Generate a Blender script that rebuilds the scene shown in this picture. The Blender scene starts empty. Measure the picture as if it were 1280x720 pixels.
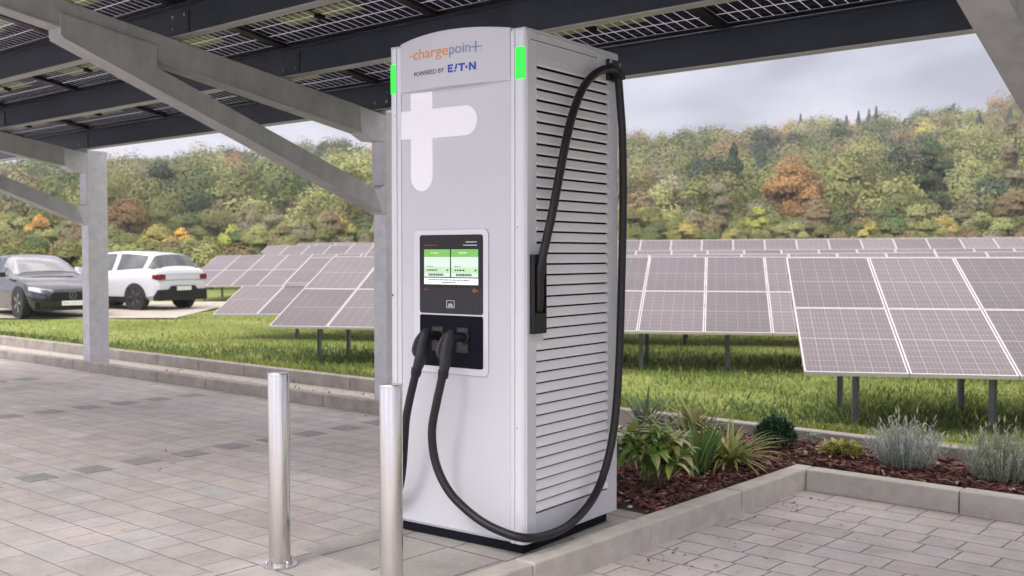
import bpy, math, random
import numpy as np
from mathutils import Vector, Matrix
R = math.radians
random.seed(7)
rng = np.random.default_rng(11)
scene = bpy.context.scene
COL = scene.collection

# ------------------------------------------------------------------ camera
cam_d = bpy.data.cameras.new("camera"); cam = bpy.data.objects.new("camera", cam_d); COL.objects.link(cam)
cam.location = (0, 0, 1.47)
cam.rotation_euler = (R(90) - 0.0323, 0, 0)
cam_d.sensor_width = 36.0
cam_d.lens = 36.0 * 1313.3 / 1280.0
cam_d.clip_start = 0.05; cam_d.clip_end = 4000
cam_d.dof.use_dof = True
cam_d.dof.focus_distance = 5.2
cam_d.dof.aperture_fstop = 4.0
scene.camera = cam

# ------------------------------------------------------------------ sky and sun
SUN_EL, SUN_AZ = R(48), R(222)          # soft sun behind cloud, behind and left of the camera (compass from +Y, clockwise)
w = bpy.data.worlds.new("World"); scene.world = w; w.use_nodes = True
nt = w.node_tree; N = nt.nodes; Lk = nt.links; N.clear()
out = N.new('ShaderNodeOutputWorld'); bg = N.new('ShaderNodeBackground'); Lk.new(bg.outputs[0], out.inputs[0])
sky = N.new('ShaderNodeTexSky'); sky.sky_type = 'NISHITA'; sky.sun_disc = False
sky.sun_elevation = SUN_EL; sky.sun_rotation = SUN_AZ
bg.inputs[1].default_value = 0.1
tc = N.new('ShaderNodeTexCoord'); mp = N.new('ShaderNodeMapping'); mp.inputs['Scale'].default_value = (1, 1, 3.2)
Lk.new(tc.outputs['Generated'], mp.inputs[0])
nz = N.new('ShaderNodeTexNoise'); nz.inputs['Scale'].default_value = 2.6; nz.inputs['Detail'].default_value = 4; nz.inputs['Roughness'].default_value = .5
nz.inputs['Distortion'].default_value = .3
Lk.new(mp.outputs[0], nz.inputs[0])
cr = N.new('ShaderNodeValToRGB')
cr.color_ramp.elements[0].position = .40; cr.color_ramp.elements[0].color = (3.5, 3.6, 4.4, 1)
cr.color_ramp.elements[1].position = .60; cr.color_ramp.elements[1].color = (6.9, 6.75, 7.6, 1)
Lk.new(nz.outputs[0], cr.inputs[0])
sp = N.new('ShaderNodeSeparateXYZ'); Lk.new(tc.outputs['Generated'], sp.inputs[0])
el = N.new('ShaderNodeMapRange'); el.inputs['From Min'].default_value = .22; el.inputs['From Max'].default_value = .8
el.inputs['To Min'].default_value = 1.0; el.inputs['To Max'].default_value = 3.1; el.interpolation_type = 'SMOOTHSTEP'
Lk.new(sp.outputs['Z'], el.inputs['Value'])
# the cloud is thinner and brighter on the side the sun is on
dn = N.new('ShaderNodeVectorMath'); dn.operation = 'DOT_PRODUCT'
dn.inputs[1].default_value = (math.sin(SUN_AZ), math.cos(SUN_AZ), .15); Lk.new(tc.outputs['Generated'], dn.inputs[0])
sm = N.new('ShaderNodeMapRange'); sm.inputs['From Min'].default_value = -.2; sm.inputs['From Max'].default_value = .8
sm.inputs['To Min'].default_value = 1.0; sm.inputs['To Max'].default_value = 2.1; sm.interpolation_type = 'SMOOTHSTEP'
Lk.new(dn.outputs['Value'], sm.inputs['Value'])
mm = N.new('ShaderNodeMath'); mm.operation = 'MULTIPLY'; Lk.new(el.outputs[0], mm.inputs[0]); Lk.new(sm.outputs[0], mm.inputs[1])
vm = N.new('ShaderNodeVectorMath'); vm.operation = 'SCALE'; Lk.new(cr.outputs[0], vm.inputs[0]); Lk.new(mm.outputs[0], vm.inputs['Scale'])
# overhead the cloud is a neutral, slightly warm white; towards the horizon it turns lilac grey
tf = N.new('ShaderNodeMapRange'); tf.inputs['From Min'].default_value = .2; tf.inputs['From Max'].default_value = .6; Lk.new(sp.outputs['Z'], tf.inputs['Value'])
tm = N.new('ShaderNodeMixRGB'); tm.inputs[1].default_value = (1, 1, 1, 1); tm.inputs[2].default_value = (1.08, 1.02, .87, 1); Lk.new(tf.outputs[0], tm.inputs[0])
tv = N.new('ShaderNodeVectorMath'); tv.operation = 'MULTIPLY'; Lk.new(vm.outputs[0], tv.inputs[0]); Lk.new(tm.outputs[0], tv.inputs[1]); vm = tv
mx = N.new('ShaderNodeMixRGB'); mx.inputs[0].default_value = .9
Lk.new(sky.outputs[0], mx.inputs[1]); Lk.new(vm.outputs[0], mx.inputs[2]); Lk.new(mx.outputs[0], bg.inputs[0])

sd_ = bpy.data.lights.new("sun", 'SUN'); so = bpy.data.objects.new("sun", sd_); COL.objects.link(so)
sd_.energy = 1.0; sd_.angle = R(14); sd_.color = (1, .96, .9)
sdir = Vector((math.sin(SUN_AZ) * math.cos(SUN_EL), math.cos(SUN_AZ) * math.cos(SUN_EL), math.sin(SUN_EL)))
so.rotation_euler = sdir.to_track_quat('Z', 'Y').to_euler()
so.location = (0, 0, 20)
scene.view_settings.view_transform = 'Standard'; scene.view_settings.look = 'None'
scene.view_settings.exposure = 0.36; scene.view_settings.gamma = 1.0; scene.view_settings.use_curve_mapping = False
scene.render.engine = 'CYCLES'

# ------------------------------------------------------------------ frames of reference
PH = R(40.9)                                   # the paving grid
U = Vector((math.cos(PH), -math.sin(PH), 0)); V = Vector((math.sin(PH), math.cos(PH), 0))
def W(u, v, z=0): return U * u + V * v + Vector((0, 0, z))

# ------------------------------------------------------------------ helpers
def tag(o, label=None, cat=None, group=None, kind=None):
    if label: o['label'] = label
    if cat: o['category'] = cat
    if group: o['group'] = group
    if kind: o['kind'] = kind
    return o
def empty(name, loc=(0, 0, 0), rz=0):
    o = bpy.data.objects.new(name, None); o.empty_display_size = .1
    o.location = loc; o.rotation_euler = (0, 0, rz); COL.objects.link(o); return o
def ob(name, me, parent=None, loc=(0, 0, 0), rot=(0, 0, 0)):
    o = bpy.data.objects.new(name, me); COL.objects.link(o)
    if parent: o.parent = parent
    o.location = loc; o.rotation_euler = rot; return o

class MB:
    def __init__(s): s.v = []; s.f = []; s.m = []; s.uv = []
    def add(s, vs, fs, mi=0):
        b = len(s.v); s.v += [tuple(p) for p in vs]
        for f in fs: s.f.append(tuple(b + i for i in f)); s.m.append(mi)
        return s
    def box(s, x0, x1, y0, y1, z0, z1, mi=0):
        v = [(x, y, z) for z in (z0, z1) for y in (y0, y1) for x in (x0, x1)]
        return s.add(v, [(0, 2, 3, 1), (4, 5, 7, 6), (0, 1, 5, 4), (2, 6, 7, 3), (0, 4, 6, 2), (1, 3, 7, 5)], mi)
    def prism(s, pts, axis, a, b, mi=0):
        # pts 2D polygon; axis: 'x' -> pts are (y,z); 'y' -> (x,z); 'z' -> (x,y)
        def mk(p, t): return {'x': (t, p[0], p[1]), 'y': (p[0], t, p[1]), 'z': (p[0], p[1], t)}[axis]
        n = len(pts); v = [mk(p, a) for p in pts] + [mk(p, b) for p in pts]
        fs = [tuple(range(n))[::-1], tuple(range(n, 2 * n))] + [(i, (i + 1) % n, n + (i + 1) % n, n + i) for i in range(n)]
        return s.add(v, fs, mi)
    def tube(s, pts, rad, n=10, smooth=True, mi=0, ell=1.0):
        P = [Vector(p) for p in pts]
        if not hasattr(rad, '__len__'): rad = [rad] * len(P)
        if smooth and len(P) > 2:
            Q, RR = [], []
            for i in range(len(P) - 1):
                p0 = P[max(i - 1, 0)]; p1 = P[i]; p2 = P[i + 1]; p3 = P[min(i + 2, len(P) - 1)]
                for k in range(5):
                    t = k / 5
                    Q.append(.5 * ((2 * p1) + (p2 - p0) * t + (2 * p0 - 5 * p1 + 4 * p2 - p3) * t * t + (3 * p1 - p0 - 3 * p2 + p3) * t ** 3))
                    RR.append(rad[i] * (1 - t) + rad[i + 1] * t)
            Q.append(P[-1]); RR.append(rad[-1]); P, rad = Q, RR
        ref = None; vs = []; fs = []
        for i, p in enumerate(P):
            d = (P[min(i + 1, len(P) - 1)] - P[max(i - 1, 0)]).normalized()
            if ref is None:
                ref = Vector((0, 0, 1)) if abs(d.z) < .9 else Vector((1, 0, 0))
            ref = (ref - d * ref.dot(d)).normalized(); bi = d.cross(ref)
            for k in range(n):
                a = 2 * math.pi * k / n
                vs.append(p + ref * math.cos(a) * rad[i] + bi * math.sin(a) * rad[i] * ell)
        m = len(P)
        for i in range(m - 1):
            for k in range(n):
                fs.append((i * n + k, i * n + (k + 1) % n, (i + 1) * n + (k + 1) % n, (i + 1) * n + k))
        fs.append(tuple(range(n))[::-1]); fs.append(tuple((m - 1) * n + k for k in range(n)))
        return s.add(vs, fs, mi)
    def lathe(s, prof, cx=0, cy=0, n=24, mi=0, caps=(1, 1)):
        # prof: list of (r,z)
        vs = []; fs = []
        for r, z in prof:
            for k in range(n):
                a = 2 * math.pi * k / n; vs.append((cx + r * math.cos(a), cy + r * math.sin(a), z))
        for i in range(len(prof) - 1):
            for k in range(n): fs.append((i * n + k, i * n + (k + 1) % n, (i + 1) * n + (k + 1) % n, (i + 1) * n + k))
        if caps[0]: fs.append(tuple(range(n))[::-1])
        if caps[1]: fs.append(tuple((len(prof) - 1) * n + k for k in range(n)))
        return s.add(vs, fs, mi)
    def build(s, name, mats, parent=None, smooth=False, bevel=0, loc=(0, 0, 0), rot=(0, 0, 0), seg=2):
        me = bpy.data.meshes.new(name); me.from_pydata(s.v, [], s.f); me.update()
        if not isinstance(mats, (list, tuple)): mats = [mats]
        for m in mats: me.materials.append(m)
        if len(mats) > 1: me.polygons.foreach_set('material_index', s.m)
        if smooth:
            me.polygons.foreach_set('use_smooth', [True] * len(me.polygons))
            me.set_sharp_from_angle(angle=R(38))
        o = ob(name, me, parent, loc, rot)
        if bevel:
            b = o.modifiers.new('bevel', 'BEVEL'); b.width = bevel; b.segments = seg; b.limit_method = 'ANGLE'; b.angle_limit = R(40)
        return o

def rrect(x0, x1, z0, z1, r, n=5, corners=(1, 1, 1, 1)):
    pts = []
    for (cx, cz, a0, on) in ((x1 - r, z0 + r, -90, corners[0]), (x1 - r, z1 - r, 0, corners[1]), (x0 + r, z1 - r, 90, corners[2]), (x0 + r, z0 + r, 180, corners[3])):
        if on:
            for k in range(n + 1):
                a = R(a0 + 90 * k / n); pts.append((cx + r * math.cos(a), cz + r * math.sin(a)))
        else:
            pts.append((cx + (r if a0 in (-90, 0) else -r), cz + (r if a0 in (0, 90) else -r)))
    return pts

# ------------------------------------------------------------------ materials
def newmat(name):
    m = bpy.data.materials.new(name); m.use_nodes = True
    n = m.node_tree.nodes; b = n['Principled BSDF']; return m, n, m.node_tree.links, b
def mat(name, c, rough=.5, metal=0, var=0, scale=8, bump=0, bscale=60, stretch=(1, 1, 1), spec=.5, coat=0, emit=None, estr=0, c2=None):
    m, n, l, b = newmat(name)
    b.inputs['Base Color'].default_value = (*c, 1); b.inputs['Roughness'].default_value = rough; b.inputs['Metallic'].default_value = metal
    b.inputs['Specular IOR Level'].default_value = spec; b.inputs['Coat Weight'].default_value = coat
    t = n.new('ShaderNodeTexCoord'); mp = n.new('ShaderNodeMapping'); mp.inputs['Scale'].default_value = stretch; l.new(t.outputs['Object'], mp.inputs[0])
    if var or c2:
        z = n.new('ShaderNodeTexNoise'); z.inputs['Scale'].default_value = scale; z.inputs['Detail'].default_value = 6; z.inputs['Roughness'].default_value = .65
        l.new(mp.outputs[0], z.inputs[0])
        r = n.new('ShaderNodeValToRGB'); r.color_ramp.elements[0].position = .3; r.color_ramp.elements[1].position = .7
        d = c2 if c2 else tuple(x * (1 - var) for x in c)
        e = c if c2 else tuple(min(1, x * (1 + var)) for x in c)
        r.color_ramp.elements[0].color = (*d, 1); r.color_ramp.elements[1].color = (*e, 1)
        l.new(z.outputs[0], r.inputs[0]); l.new(r.outputs[0], b.inputs['Base Color'])
        rr = n.new('ShaderNodeMapRange'); rr.inputs['To Min'].default_value = max(0, rough - .08); rr.inputs['To Max'].default_value = min(1, rough + .1)
        l.new(z.outputs[0], rr.inputs[0]); l.new(rr.outputs[0], b.inputs['Roughness'])
    if bump:
        z2 = n.new('ShaderNodeTexNoise'); z2.inputs['Scale'].default_value = bscale; z2.inputs['Detail'].default_value = 5; l.new(mp.outputs[0], z2.inputs[0])
        bp = n.new('ShaderNodeBump'); bp.inputs['Strength'].default_value = bump; bp.inputs['Distance'].default_value = .01
        l.new(z2.outputs[0], bp.inputs['Height']); l.new(bp.outputs[0], b.inputs['Normal'])
    if emit:
        b.inputs['Emission Color'].default_value = (*emit, 1); b.inputs['Emission Strength'].default_value = estr
    return m

M = {}
M['galv'] = mat('galvanised_steel', (.54, .54, .565), .5, .3, var=.13, scale=9, bump=.06, bscale=30)
M['galv_dark'] = mat('weathered_galvanised', (.38, .38, .385), .55, .25, var=.16, scale=7, bump=.06, bscale=30, stretch=(1, 1, .5))
M['purlin'] = mat('slate_steel', (.034, .042, .060), .5, .1, var=.2, scale=3)  # dark slate tone for the purlin webs
M['flange'] = mat('purlin_flange', (.38, .38, .37), .5, .3, var=.15, scale=4)
M['white'] = mat('charger_paint', (.575, .585, .63), .32, .0, var=.02, scale=1.5, coat=.15)
M['white2'] = mat('charger_trim', (.66, .67, .71), .28, .1, coat=.4)
M['logo'] = mat('white_vinyl', (.93, .93, .96), .4)
M['slat'] = mat('louvre_paint', (.80, .79, .80), .35)
M['dark'] = mat('black_plastic', (.010, .010, .012), .42, spec=.35, bump=.03, bscale=300)
M['darkg'] = mat('grey_plastic', (.024, .024, .028), .48, spec=.35)
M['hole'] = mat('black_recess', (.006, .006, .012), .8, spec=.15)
M['rubber'] = mat('cable_rubber', (.013, .012, .015), .45, spec=.4, bump=.02, bscale=200)
M['handle_grey'] = mat('handle_grey', (.05, .05, .055), .5, spec=.35)
M['steel'] = mat('brushed_steel', (.62, .60, .59), .19, .95, bump=.03, bscale=14, stretch=(30, 30, .4))
M['chrome'] = mat('bolt_steel', (.7, .7, .7), .2, 1)
M['green'] = mat('green_led', (.02, .8, .05), .3, emit=(.02, 1, .05), estr=.6)
M['orange'] = mat('orange_print', (.85, .27, .10), .4)
M['bluegrey'] = mat('blue_grey_print', (.20, .26, .42), .4)
M['blue'] = mat('blue_print', (.02, .06, .45), .4)
M['ink'] = mat('grey_print', (.05, .05, .06), .4)
M['screen_w'] = mat('screen_white', (.7, .75, .72), .2, emit=(.85, .95, .9), estr=.42)
M['screen_p'] = mat('screen_pale', (.5, .6, .53), .2, emit=(.62, .76, .68), estr=.38)
M['screen_l'] = mat('screen_light_green', (.4, .6, .35), .2, emit=(.42, .62, .36), estr=.38)
M['screen_g'] = mat('screen_green', (.15, .4, .08), .2, emit=(.16, .42, .08), estr=.38)
M['screen_k'] = mat('screen_dark_text', (.06, .1, .08), .2)
M['red_ink'] = mat('red_print', (.35, .04, .04), .4)
M['orange_ink'] = mat('orange_mark', (.6, .14, .05), .4)
M['pale_ink'] = mat('pale_print', (.6, .6, .62), .4)
M['concrete'] = mat('kerb_concrete', (.50, .465, .42), .85, var=.16, scale=7, bump=.35, bscale=90)
M['concrete_dark'] = mat('weathered_kerb', (.33, .30, .27), .9, var=.25, scale=5, bump=.4, bscale=70)
M['gravel'] = mat('pale_gravel', (.42, .385, .35), .9, var=.45, scale=38, bump=.8, bscale=60)
M['lane'] = mat('sandy_gravel', (.38, .34, .29), .9, var=.18, scale=3, bump=.3)
M['pv_post'] = mat('table_post_steel', (.20, .21, .23), .5, .4, var=.15, scale=6)
M['pv_frame'] = mat('module_frame', (.50, .46, .47), .5, .2)
M['tyre'] = mat('tyre_rubber', (.02, .02, .022), .75)
M['rim'] = mat('alloy_rim', (.30, .30, .32), .3, .8)
M['rimdark'] = mat('dark_alloy', (.05, .05, .055), .35, .6)
M['carw'] = mat('white_car_paint', (.60, .61, .65), .2, 0, coat=.9)
M['card'] = mat('dark_blue_car_paint', (.010, .011, .02), .2, .2, coat=.9)
M['glass_dk'] = mat('tinted_glass', (.03, .035, .04), .06, 0, spec=.7, coat=.3)
M['glass_lt'] = mat('windscreen_glass', (.12, .125, .14), .08, 0, spec=1, coat=1)
M['redlamp'] = mat('red_lamp_lens', (.16, .006, .012), .2, coat=.5)
M['plate'] = mat('plate_white', (.75, .75, .72), .4)
M['lamp'] = mat('headlamp_lens', (.22, .23, .26), .12, .2, coat=1)
M['trunk'] = mat('bark', (.12, .09, .07), .9, var=.3, scale=10)
M['stem'] = mat('green_stem', (.12, .16, .05), .7)

def attr_mat(name, rough=.7, trans=.25, spec=.3, bump=0):
    m, n, l, b = newmat(name)
    a = n.new('ShaderNodeAttribute'); a.attribute_name = 'Col'
    l.new(a.outputs['Color'], b.inputs['Base Color']); b.inputs['Roughness'].default_value = rough; b.inputs['Specular IOR Level'].default_value = spec
    if trans:
        tl = n.new('ShaderNodeBsdfTranslucent'); l.new(a.outputs['Color'], tl.inputs[0])
        mxs = n.new('ShaderNodeMixShader'); mxs.inputs[0].default_value = trans
        o = n['Material Output']; l.new(b.outputs[0], mxs.inputs[1]); l.new(tl.outputs[0], mxs.inputs[2]); l.new(mxs.outputs[0], o.inputs[0])
    return m
M['leaf'] = attr_mat('foliage')
M['grass'] = attr_mat('grass_blades', .65, .35)
M['plantleaf'] = attr_mat('garden_leaf', .42, .25, .5)
M['bark_chip'] = attr_mat('bark_chips', .85, 0)

def math_node(n, l, op, a, b=None):
    x = n.new('ShaderNodeMath'); x.operation = op
    for i, q in enumerate((a, b)):
        if q is None: continue
        if isinstance(q, (int, float)): x.inputs[i].default_value = q
        else: l.new(q, x.inputs[i])
    return x.outputs[0]

def paver_mat(name, bw, bh, cols, joint=.006, dark=.45, offs=.5, rnd=1.0, rough=.8):
    """setts in rows along object X; bw long, bh wide"""
    m, n, l, b = newmat(name)
    t = n.new('ShaderNodeTexCoord'); s = n.new('ShaderNodeSeparateXYZ'); l.new(t.outputs['Object'], s.inputs[0])
    mn = lambda op, a, b_=None: math_node(n, l, op, a, b_)
    v = mn('DIVIDE', s.outputs['Y'], bh); row = mn('FLOOR', v); fv = mn('SUBTRACT', v, row)
    wr = n.new('ShaderNodeTexWhiteNoise'); wr.noise_dimensions = '1D'; l.new(row, wr.inputs['W'])
    sh = mn('ADD', mn('MULTIPLY', row, offs), mn('MULTIPLY', wr.outputs['Value'], .35 * rnd))
    u = mn('ADD', mn('DIVIDE', s.outputs['X'], bw), sh); colx = mn('FLOOR', u); fu = mn('SUBTRACT', u, colx)
    cb = n.new('ShaderNodeCombineXYZ'); l.new(row, cb.inputs[0]); l.new(colx, cb.inputs[1])
    wn = n.new('ShaderNodeTexWhiteNoise'); wn.noise_dimensions = '3D'; l.new(cb.outputs[0], wn.inputs['Vector'])
    # some setts are split in two
    split = mn('GREATER_THAN', wn.outputs['Value'], .62)
    half = mn('GREATER_THAN', fu, .5)
    cb2 = n.new('ShaderNodeCombineXYZ'); l.new(row, cb2.inputs[0]); l.new(colx, cb2.inputs[1]); l.new(mn('MULTIPLY', split, mn('ADD', half, 1)), cb2.inputs[2])
    wc = n.new('ShaderNodeTexWhiteNoise'); wc.noise_dimensions = '3D'; l.new(cb2.outputs[0], wc.inputs['Vector'])
    cr = n.new('ShaderNodeValToRGB'); cr.color_ramp.interpolation = 'LINEAR'
    e = cr.color_ramp.elements
    e[0].position = 0; e[0].color = (*cols[0], 1); e[1].position = 1; e[1].color = (*cols[-1], 1)
    for i, c in enumerate(cols[1:-1]): x = e.new((i + 1) / (len(cols) - 1)); x.color = (*c, 1)
    l.new(wc.outputs['Value'], cr.inputs[0])
    # joints
    du = mn('MULTIPLY', mn('MINIMUM', fu, mn('SUBTRACT', 1, fu)), bw)
    ds = mn('ADD', mn('MULTIPLY', mn('ABSOLUTE', mn('SUBTRACT', fu, .5)), bw), mn('MULTIPLY', mn('SUBTRACT', 1, split), 9))
    dv = mn('MULTIPLY', mn('MINIMUM', fv, mn('SUBTRACT', 1, fv)), bh)
    d = mn('MINIMUM', mn('MINIMUM', du, ds), dv)
    nj = n.new('ShaderNodeTexNoise'); nj.inputs['Scale'].default_value = 25; nj.inputs['Detail'].default_value = 3; l.new(t.outputs['Object'], nj.inputs[0])
    d = mn('ADD', d, mn('MULTIPLY', mn('SUBTRACT', nj.outputs[0], .5), .006))
    jm = n.new('ShaderNodeMapRange'); jm.inputs['From Min'].default_value = joint * .35; jm.inputs['From Max'].default_value = joint; l.new(d, jm.inputs[0])
    # dirt and mottling
    z1 = n.new('ShaderNodeTexNoise'); z1.inputs['Scale'].default_value = .8; z1.inputs['Detail'].default_value = 5; l.new(t.outputs['Object'], z1.inputs[0])
    z2 = n.new('ShaderNodeTexNoise'); z2.inputs['Scale'].default_value = 34; z2.inputs['Detail'].default_value = 6; z2.inputs['Roughness'].default_value = .7; l.new(t.outputs['Object'], z2.inputs[0])
    z3 = n.new('ShaderNodeTexNoise'); z3.inputs['Scale'].default_value = 5; z3.inputs['Detail'].default_value = 4; l.new(t.outputs['Object'], z3.inputs[0])
    k = mn('ADD', mn('ADD', mn('MULTIPLY', z1.outputs[0], .75), mn('MULTIPLY', z2.outputs[0], .45)), mn('ADD', mn('MULTIPLY', z3.outputs[0], .6), .12))
    vo = n.new('ShaderNodeTexVoronoi'); vo.inputs['Scale'].default_value = 2.2; l.new(t.outputs['Object'], vo.inputs['Vector']); sp_ = mn('LESS_THAN', mn('ADD', vo.outputs['Distance'], mn('MULTIPLY', nj.outputs[0], .03)), .045); k = mn('SUBTRACT', k, mn('MULTIPLY', sp_, .28))
    vs_ = n.new('ShaderNodeVectorMath'); vs_.operation = 'SCALE'; l.new(cr.outputs[0], vs_.inputs[0]); l.new(k, vs_.inputs['Scale'])
    mxc = n.new('ShaderNodeMixRGB'); l.new(jm.outputs[0], mxc.inputs[0]); mxc.inputs[1].default_value = (dark * .20, dark * .18, dark * .16, 1)
    l.new(vs_.outputs[0], mxc.inputs[2]); l.new(mxc.outputs[0], b.inputs['Base Color'])
    b.inputs['Roughness'].default_value = rough; b.inputs['Specular IOR Level'].default_value = .35
    hgt = mn('ADD', mn('MULTIPLY', jm.outputs[0], .6), mn('ADD', mn('MULTIPLY', z2.outputs[0], .25), mn('MULTIPLY', wc.outputs['Value'], .15)))
    bp = n.new('ShaderNodeBump'); bp.inputs['Strength'].default_value = .55; bp.inputs['Distance'].default_value = .012; l.new(hgt, bp.inputs['Height']); l.new(bp.outputs[0], b.inputs['Normal'])
    return m
PC = [(.39, .35, .335), (.42, .385, .37), (.45, .405, .38), (.41, .39, .39), (.47, .43, .41), (.40, .365, .36)]
M['pave'] = paver_mat('paving_setts', .42, .21, PC, dark=1.15, joint=.005)
PB = [tuple(min(1, x * 1.16) for x in c) for c in PC]
M['pave_bay'] = paver_mat('paving_setts_bay', .40, .20, PB, joint=.006, dark=.9)
M['slab'] = paver_mat('concrete_slabs', .72, .535, [(.33, .315, .29), (.37, .35, .325), (.345, .33, .31)], joint=.006, rnd=.3)
M['slab_lt'] = paver_mat('pale_slabs', .9, .42, [(.43, .40, .38), (.46, .425, .40)], joint=.006, rnd=.3)
M['marker'] = mat('dark_marker_sett', (.25, .24, .24), .85, var=.2, scale=12, bump=.3)

# ------------------------------------------------------------------ sheets of the setting, in the paving frame
def sheet(name, u0, u1, v0, v1, z, m, kind='structure'):
    o = MB().add([(u0, v0, z), (u1, v0, z), (u1, v1, z), (u0, v1, z)], [(0, 1, 2, 3)]).build(name, m, rot=(0, 0, -PH)); o['kind'] = kind; return o
sheet('paving', -60, -4.19, -40, 6.44, 0, M['pave'])
sheet('slab_paving', -4.19, -3.24, 3.23, 4.95, 0, M['slab'])
sheet('pale_paving', -4.19, -3.24, -40, 3.23, 0, M['slab_lt'])
sheet('parking_bay', -3.12, 40, -40, 6.63, -.12, M['pave_bay'])
g_ = MB()
for i in range(14): g_.box(-6.98 + .04 - .02 * (i % 2), -6.98 + .25 - .02 * (i % 2), 3.14 + .3742 * i - .1 - 1.87, 3.14 + .3742 * i + .1 - 1.87, -.02, .003)
for i in range(14): g_.box(-9.76, -9.55, 4.18 + .3742 * i - .1 - 3.0, 4.18 + .3742 * i + .1 - 3.0, -.02, .003)
for i in range(10): g_.box(-12.51, -12.30, 4.08 + .3742 * i - .1 - 1.87, 4.08 + .3742 * i + .1 - 1.87, -.02, .003)
o = g_.build('bay_marking', M['marker'], rot=(0, 0, -PH)); o['kind'] = 'structure'

# kerbs: stones laid in a line, each kerb one run of setting
def kerb(name, a, b, wdt, z0, z1, m, along, stone=1.0):
    g = MB(); t = a
    while t < b - .01:
        e = min(t + stone, b); j = random.uniform(-.003, .003)
        if along == 'u': g.box(t + .003, e - .003, wdt[0] + j, wdt[1] + j, z0, z1 + j * .7)
        else: g.box(wdt[0] + j, wdt[1] + j, t + .003, e - .003, z0, z1 + j * .7)
        t = e
    o = g.build(name, m, bevel=.012, rot=(0, 0, -PH), seg=3); o['kind'] = 'structure'; return o
kerb('low_kerb', -40, -4.1, (6.44, 6.57), -.2, .115, M['concrete_dark'], 'u')
kerb('back_kerb', -40, 6, (7.63, 7.75), -.3, .10, M['concrete_dark'], 'u')
kerb('bay_kerb', -3.24 + .12, 8, (6.63, 6.76), -.3, .02, M['concrete'], 'u')
kerb('bay_side_kerb', -6 + 2.76, 6.76, (-3.245, -3.12), -.3, .02, M['concrete'], 'v')
kerb('planter_kerb', 4.97, 6.44, (-4.27, -4.19), -.2, .02, M['concrete'], 'v', .5)
sheet('gravel_strip', -60, -4.9, 6.57, 7.63, -.045, M['gravel'])
M['soil'] = mat('mulch_soil', (.075, .04, .032), .95, var=.35, scale=30, bump=1, bscale=50)
g = MB(); g.add([(-4.19, 4.95, 0), (-3.245, 4.95, 0), (-3.245, 7.63, 0), (-4.19, 7.63, 0)], [(0, 1, 2, 3)])
g.add([(-3.245, 6.76, 0), (8, 6.76, 0), (8, 7.63, 0), (-3.245, 7.63, 0)], [(0, 1, 2, 3)]); g.add([(-4.9, 6.57, 0.02), (-4.19, 6.57, 0.02), (-4.19, 7.63, 0.02), (-4.9, 7.63, 0.02)], [(0, 1, 2, 3)])
o = g.build('soil', M['soil'], rot=(0, 0, -PH)); o['kind'] = 'structure'

# ------------------------------------------------------------------ terrain
def sstep(a, b, x): t = np.clip((x - a) / (b - a), 0, 1); return t * t * (3 - 2 * t)
SKX = np.array([-900, 0, 120, 250, 440, 620, 790, 900, 1000, 1100, 1200, 1280, 2200.])
SKY = np.array([222, 213, 209, 199, 184, 179, 176, 167, 162, 156, 143, 128, 98.])
def ground(x, y):
    x = np.asarray(x, float); y = np.asarray(y, float)
    v = x * V.x + y * V.y
    z = .06 - .31 * sstep(7.8, 10.0, v)
    y0 = np.interp(x, [-9, 0], [35, 24])
    z = z + .04 * np.clip(y - y0, 0, 60 - y0)
    b = sstep(-4.5, -8, x) * sstep(22.0, 24.5, y) * (1 - sstep(33, 35, y))
    z = z * (1 - b) + b * (-.07)
    px = 640 + 1313 * x / np.maximum(y, 20)
    hc = 1.47 + (317.6 - np.interp(px, SKX, SKY)) / 1313 * 300 - 8.5
    return z + np.maximum(hc - 1, 0) * sstep(92, 330, y) * 1.0
us = np.concatenate([np.linspace(-900, -60, 45), np.linspace(-58, 25, 110), np.linspace(28, 500, 40)])
vs = np.concatenate([np.linspace(7.69, 45, 95), np.linspace(47, 120, 40), np.linspace(125, 900, 70)])
UU, VV = np.meshgrid(us, vs); X = UU * U.x + VV * V.x; Y = UU * U.y + VV * V.y
Z = ground(X, Y) + np.where(VV > 9, .02 * np.sin(X * 1.7) * np.cos(Y * 1.3), 0)
nv, nu = UU.shape
verts = np.stack([X, Y, Z], -1).reshape(-1, 3)
idx = np.arange(nv * nu).reshape(nv, nu)
faces = np.stack([idx[:-1, :-1], idx[:-1, 1:], idx[1:, 1:], idx[1:, :-1]], -1).reshape(-1, 4)
def np_mesh(name, verts, faces, m, colors=None, smooth=False):
    me = bpy.data.meshes.new(name); nf = len(faces); k = faces.shape[1]
    me.vertices.add(len(verts)); me.vertices.foreach_set('co', np.ascontiguousarray(verts, dtype=np.float32).ravel())
    me.loops.add(nf * k); me.loops.foreach_set('vertex_index', np.ascontiguousarray(faces, dtype=np.int32).ravel())
    me.polygons.add(nf); me.polygons.foreach_set('loop_start', np.arange(0, nf * k, k, dtype=np.int32))
    if smooth: me.polygons.foreach_set('use_smooth', np.ones(nf, dtype=bool))
    me.update(calc_edges=True)
    if colors is not None:
        at = me.color_attributes.new('Col', 'FLOAT_COLOR', 'CORNER')
        c = np.repeat(np.concatenate([colors, np.ones((nf, 1))], 1), k, axis=0).astype(np.float32)
        at.data.foreach_set('color', c.ravel())
    me.materials.append(m); return me
m, n, l, b = newmat('meadow_ground')
t = n.new('ShaderNodeTexCoord'); z1 = n.new('ShaderNodeTexNoise'); z1.inputs['Scale'].default_value = .7; z1.inputs['Detail'].default_value = 8; z1.inputs['Roughness'].default_value = .7
l.new(t.outputs['Object'], z1.inputs[0]); r = n.new('ShaderNodeValToRGB'); e = r.color_ramp.elements
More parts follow.
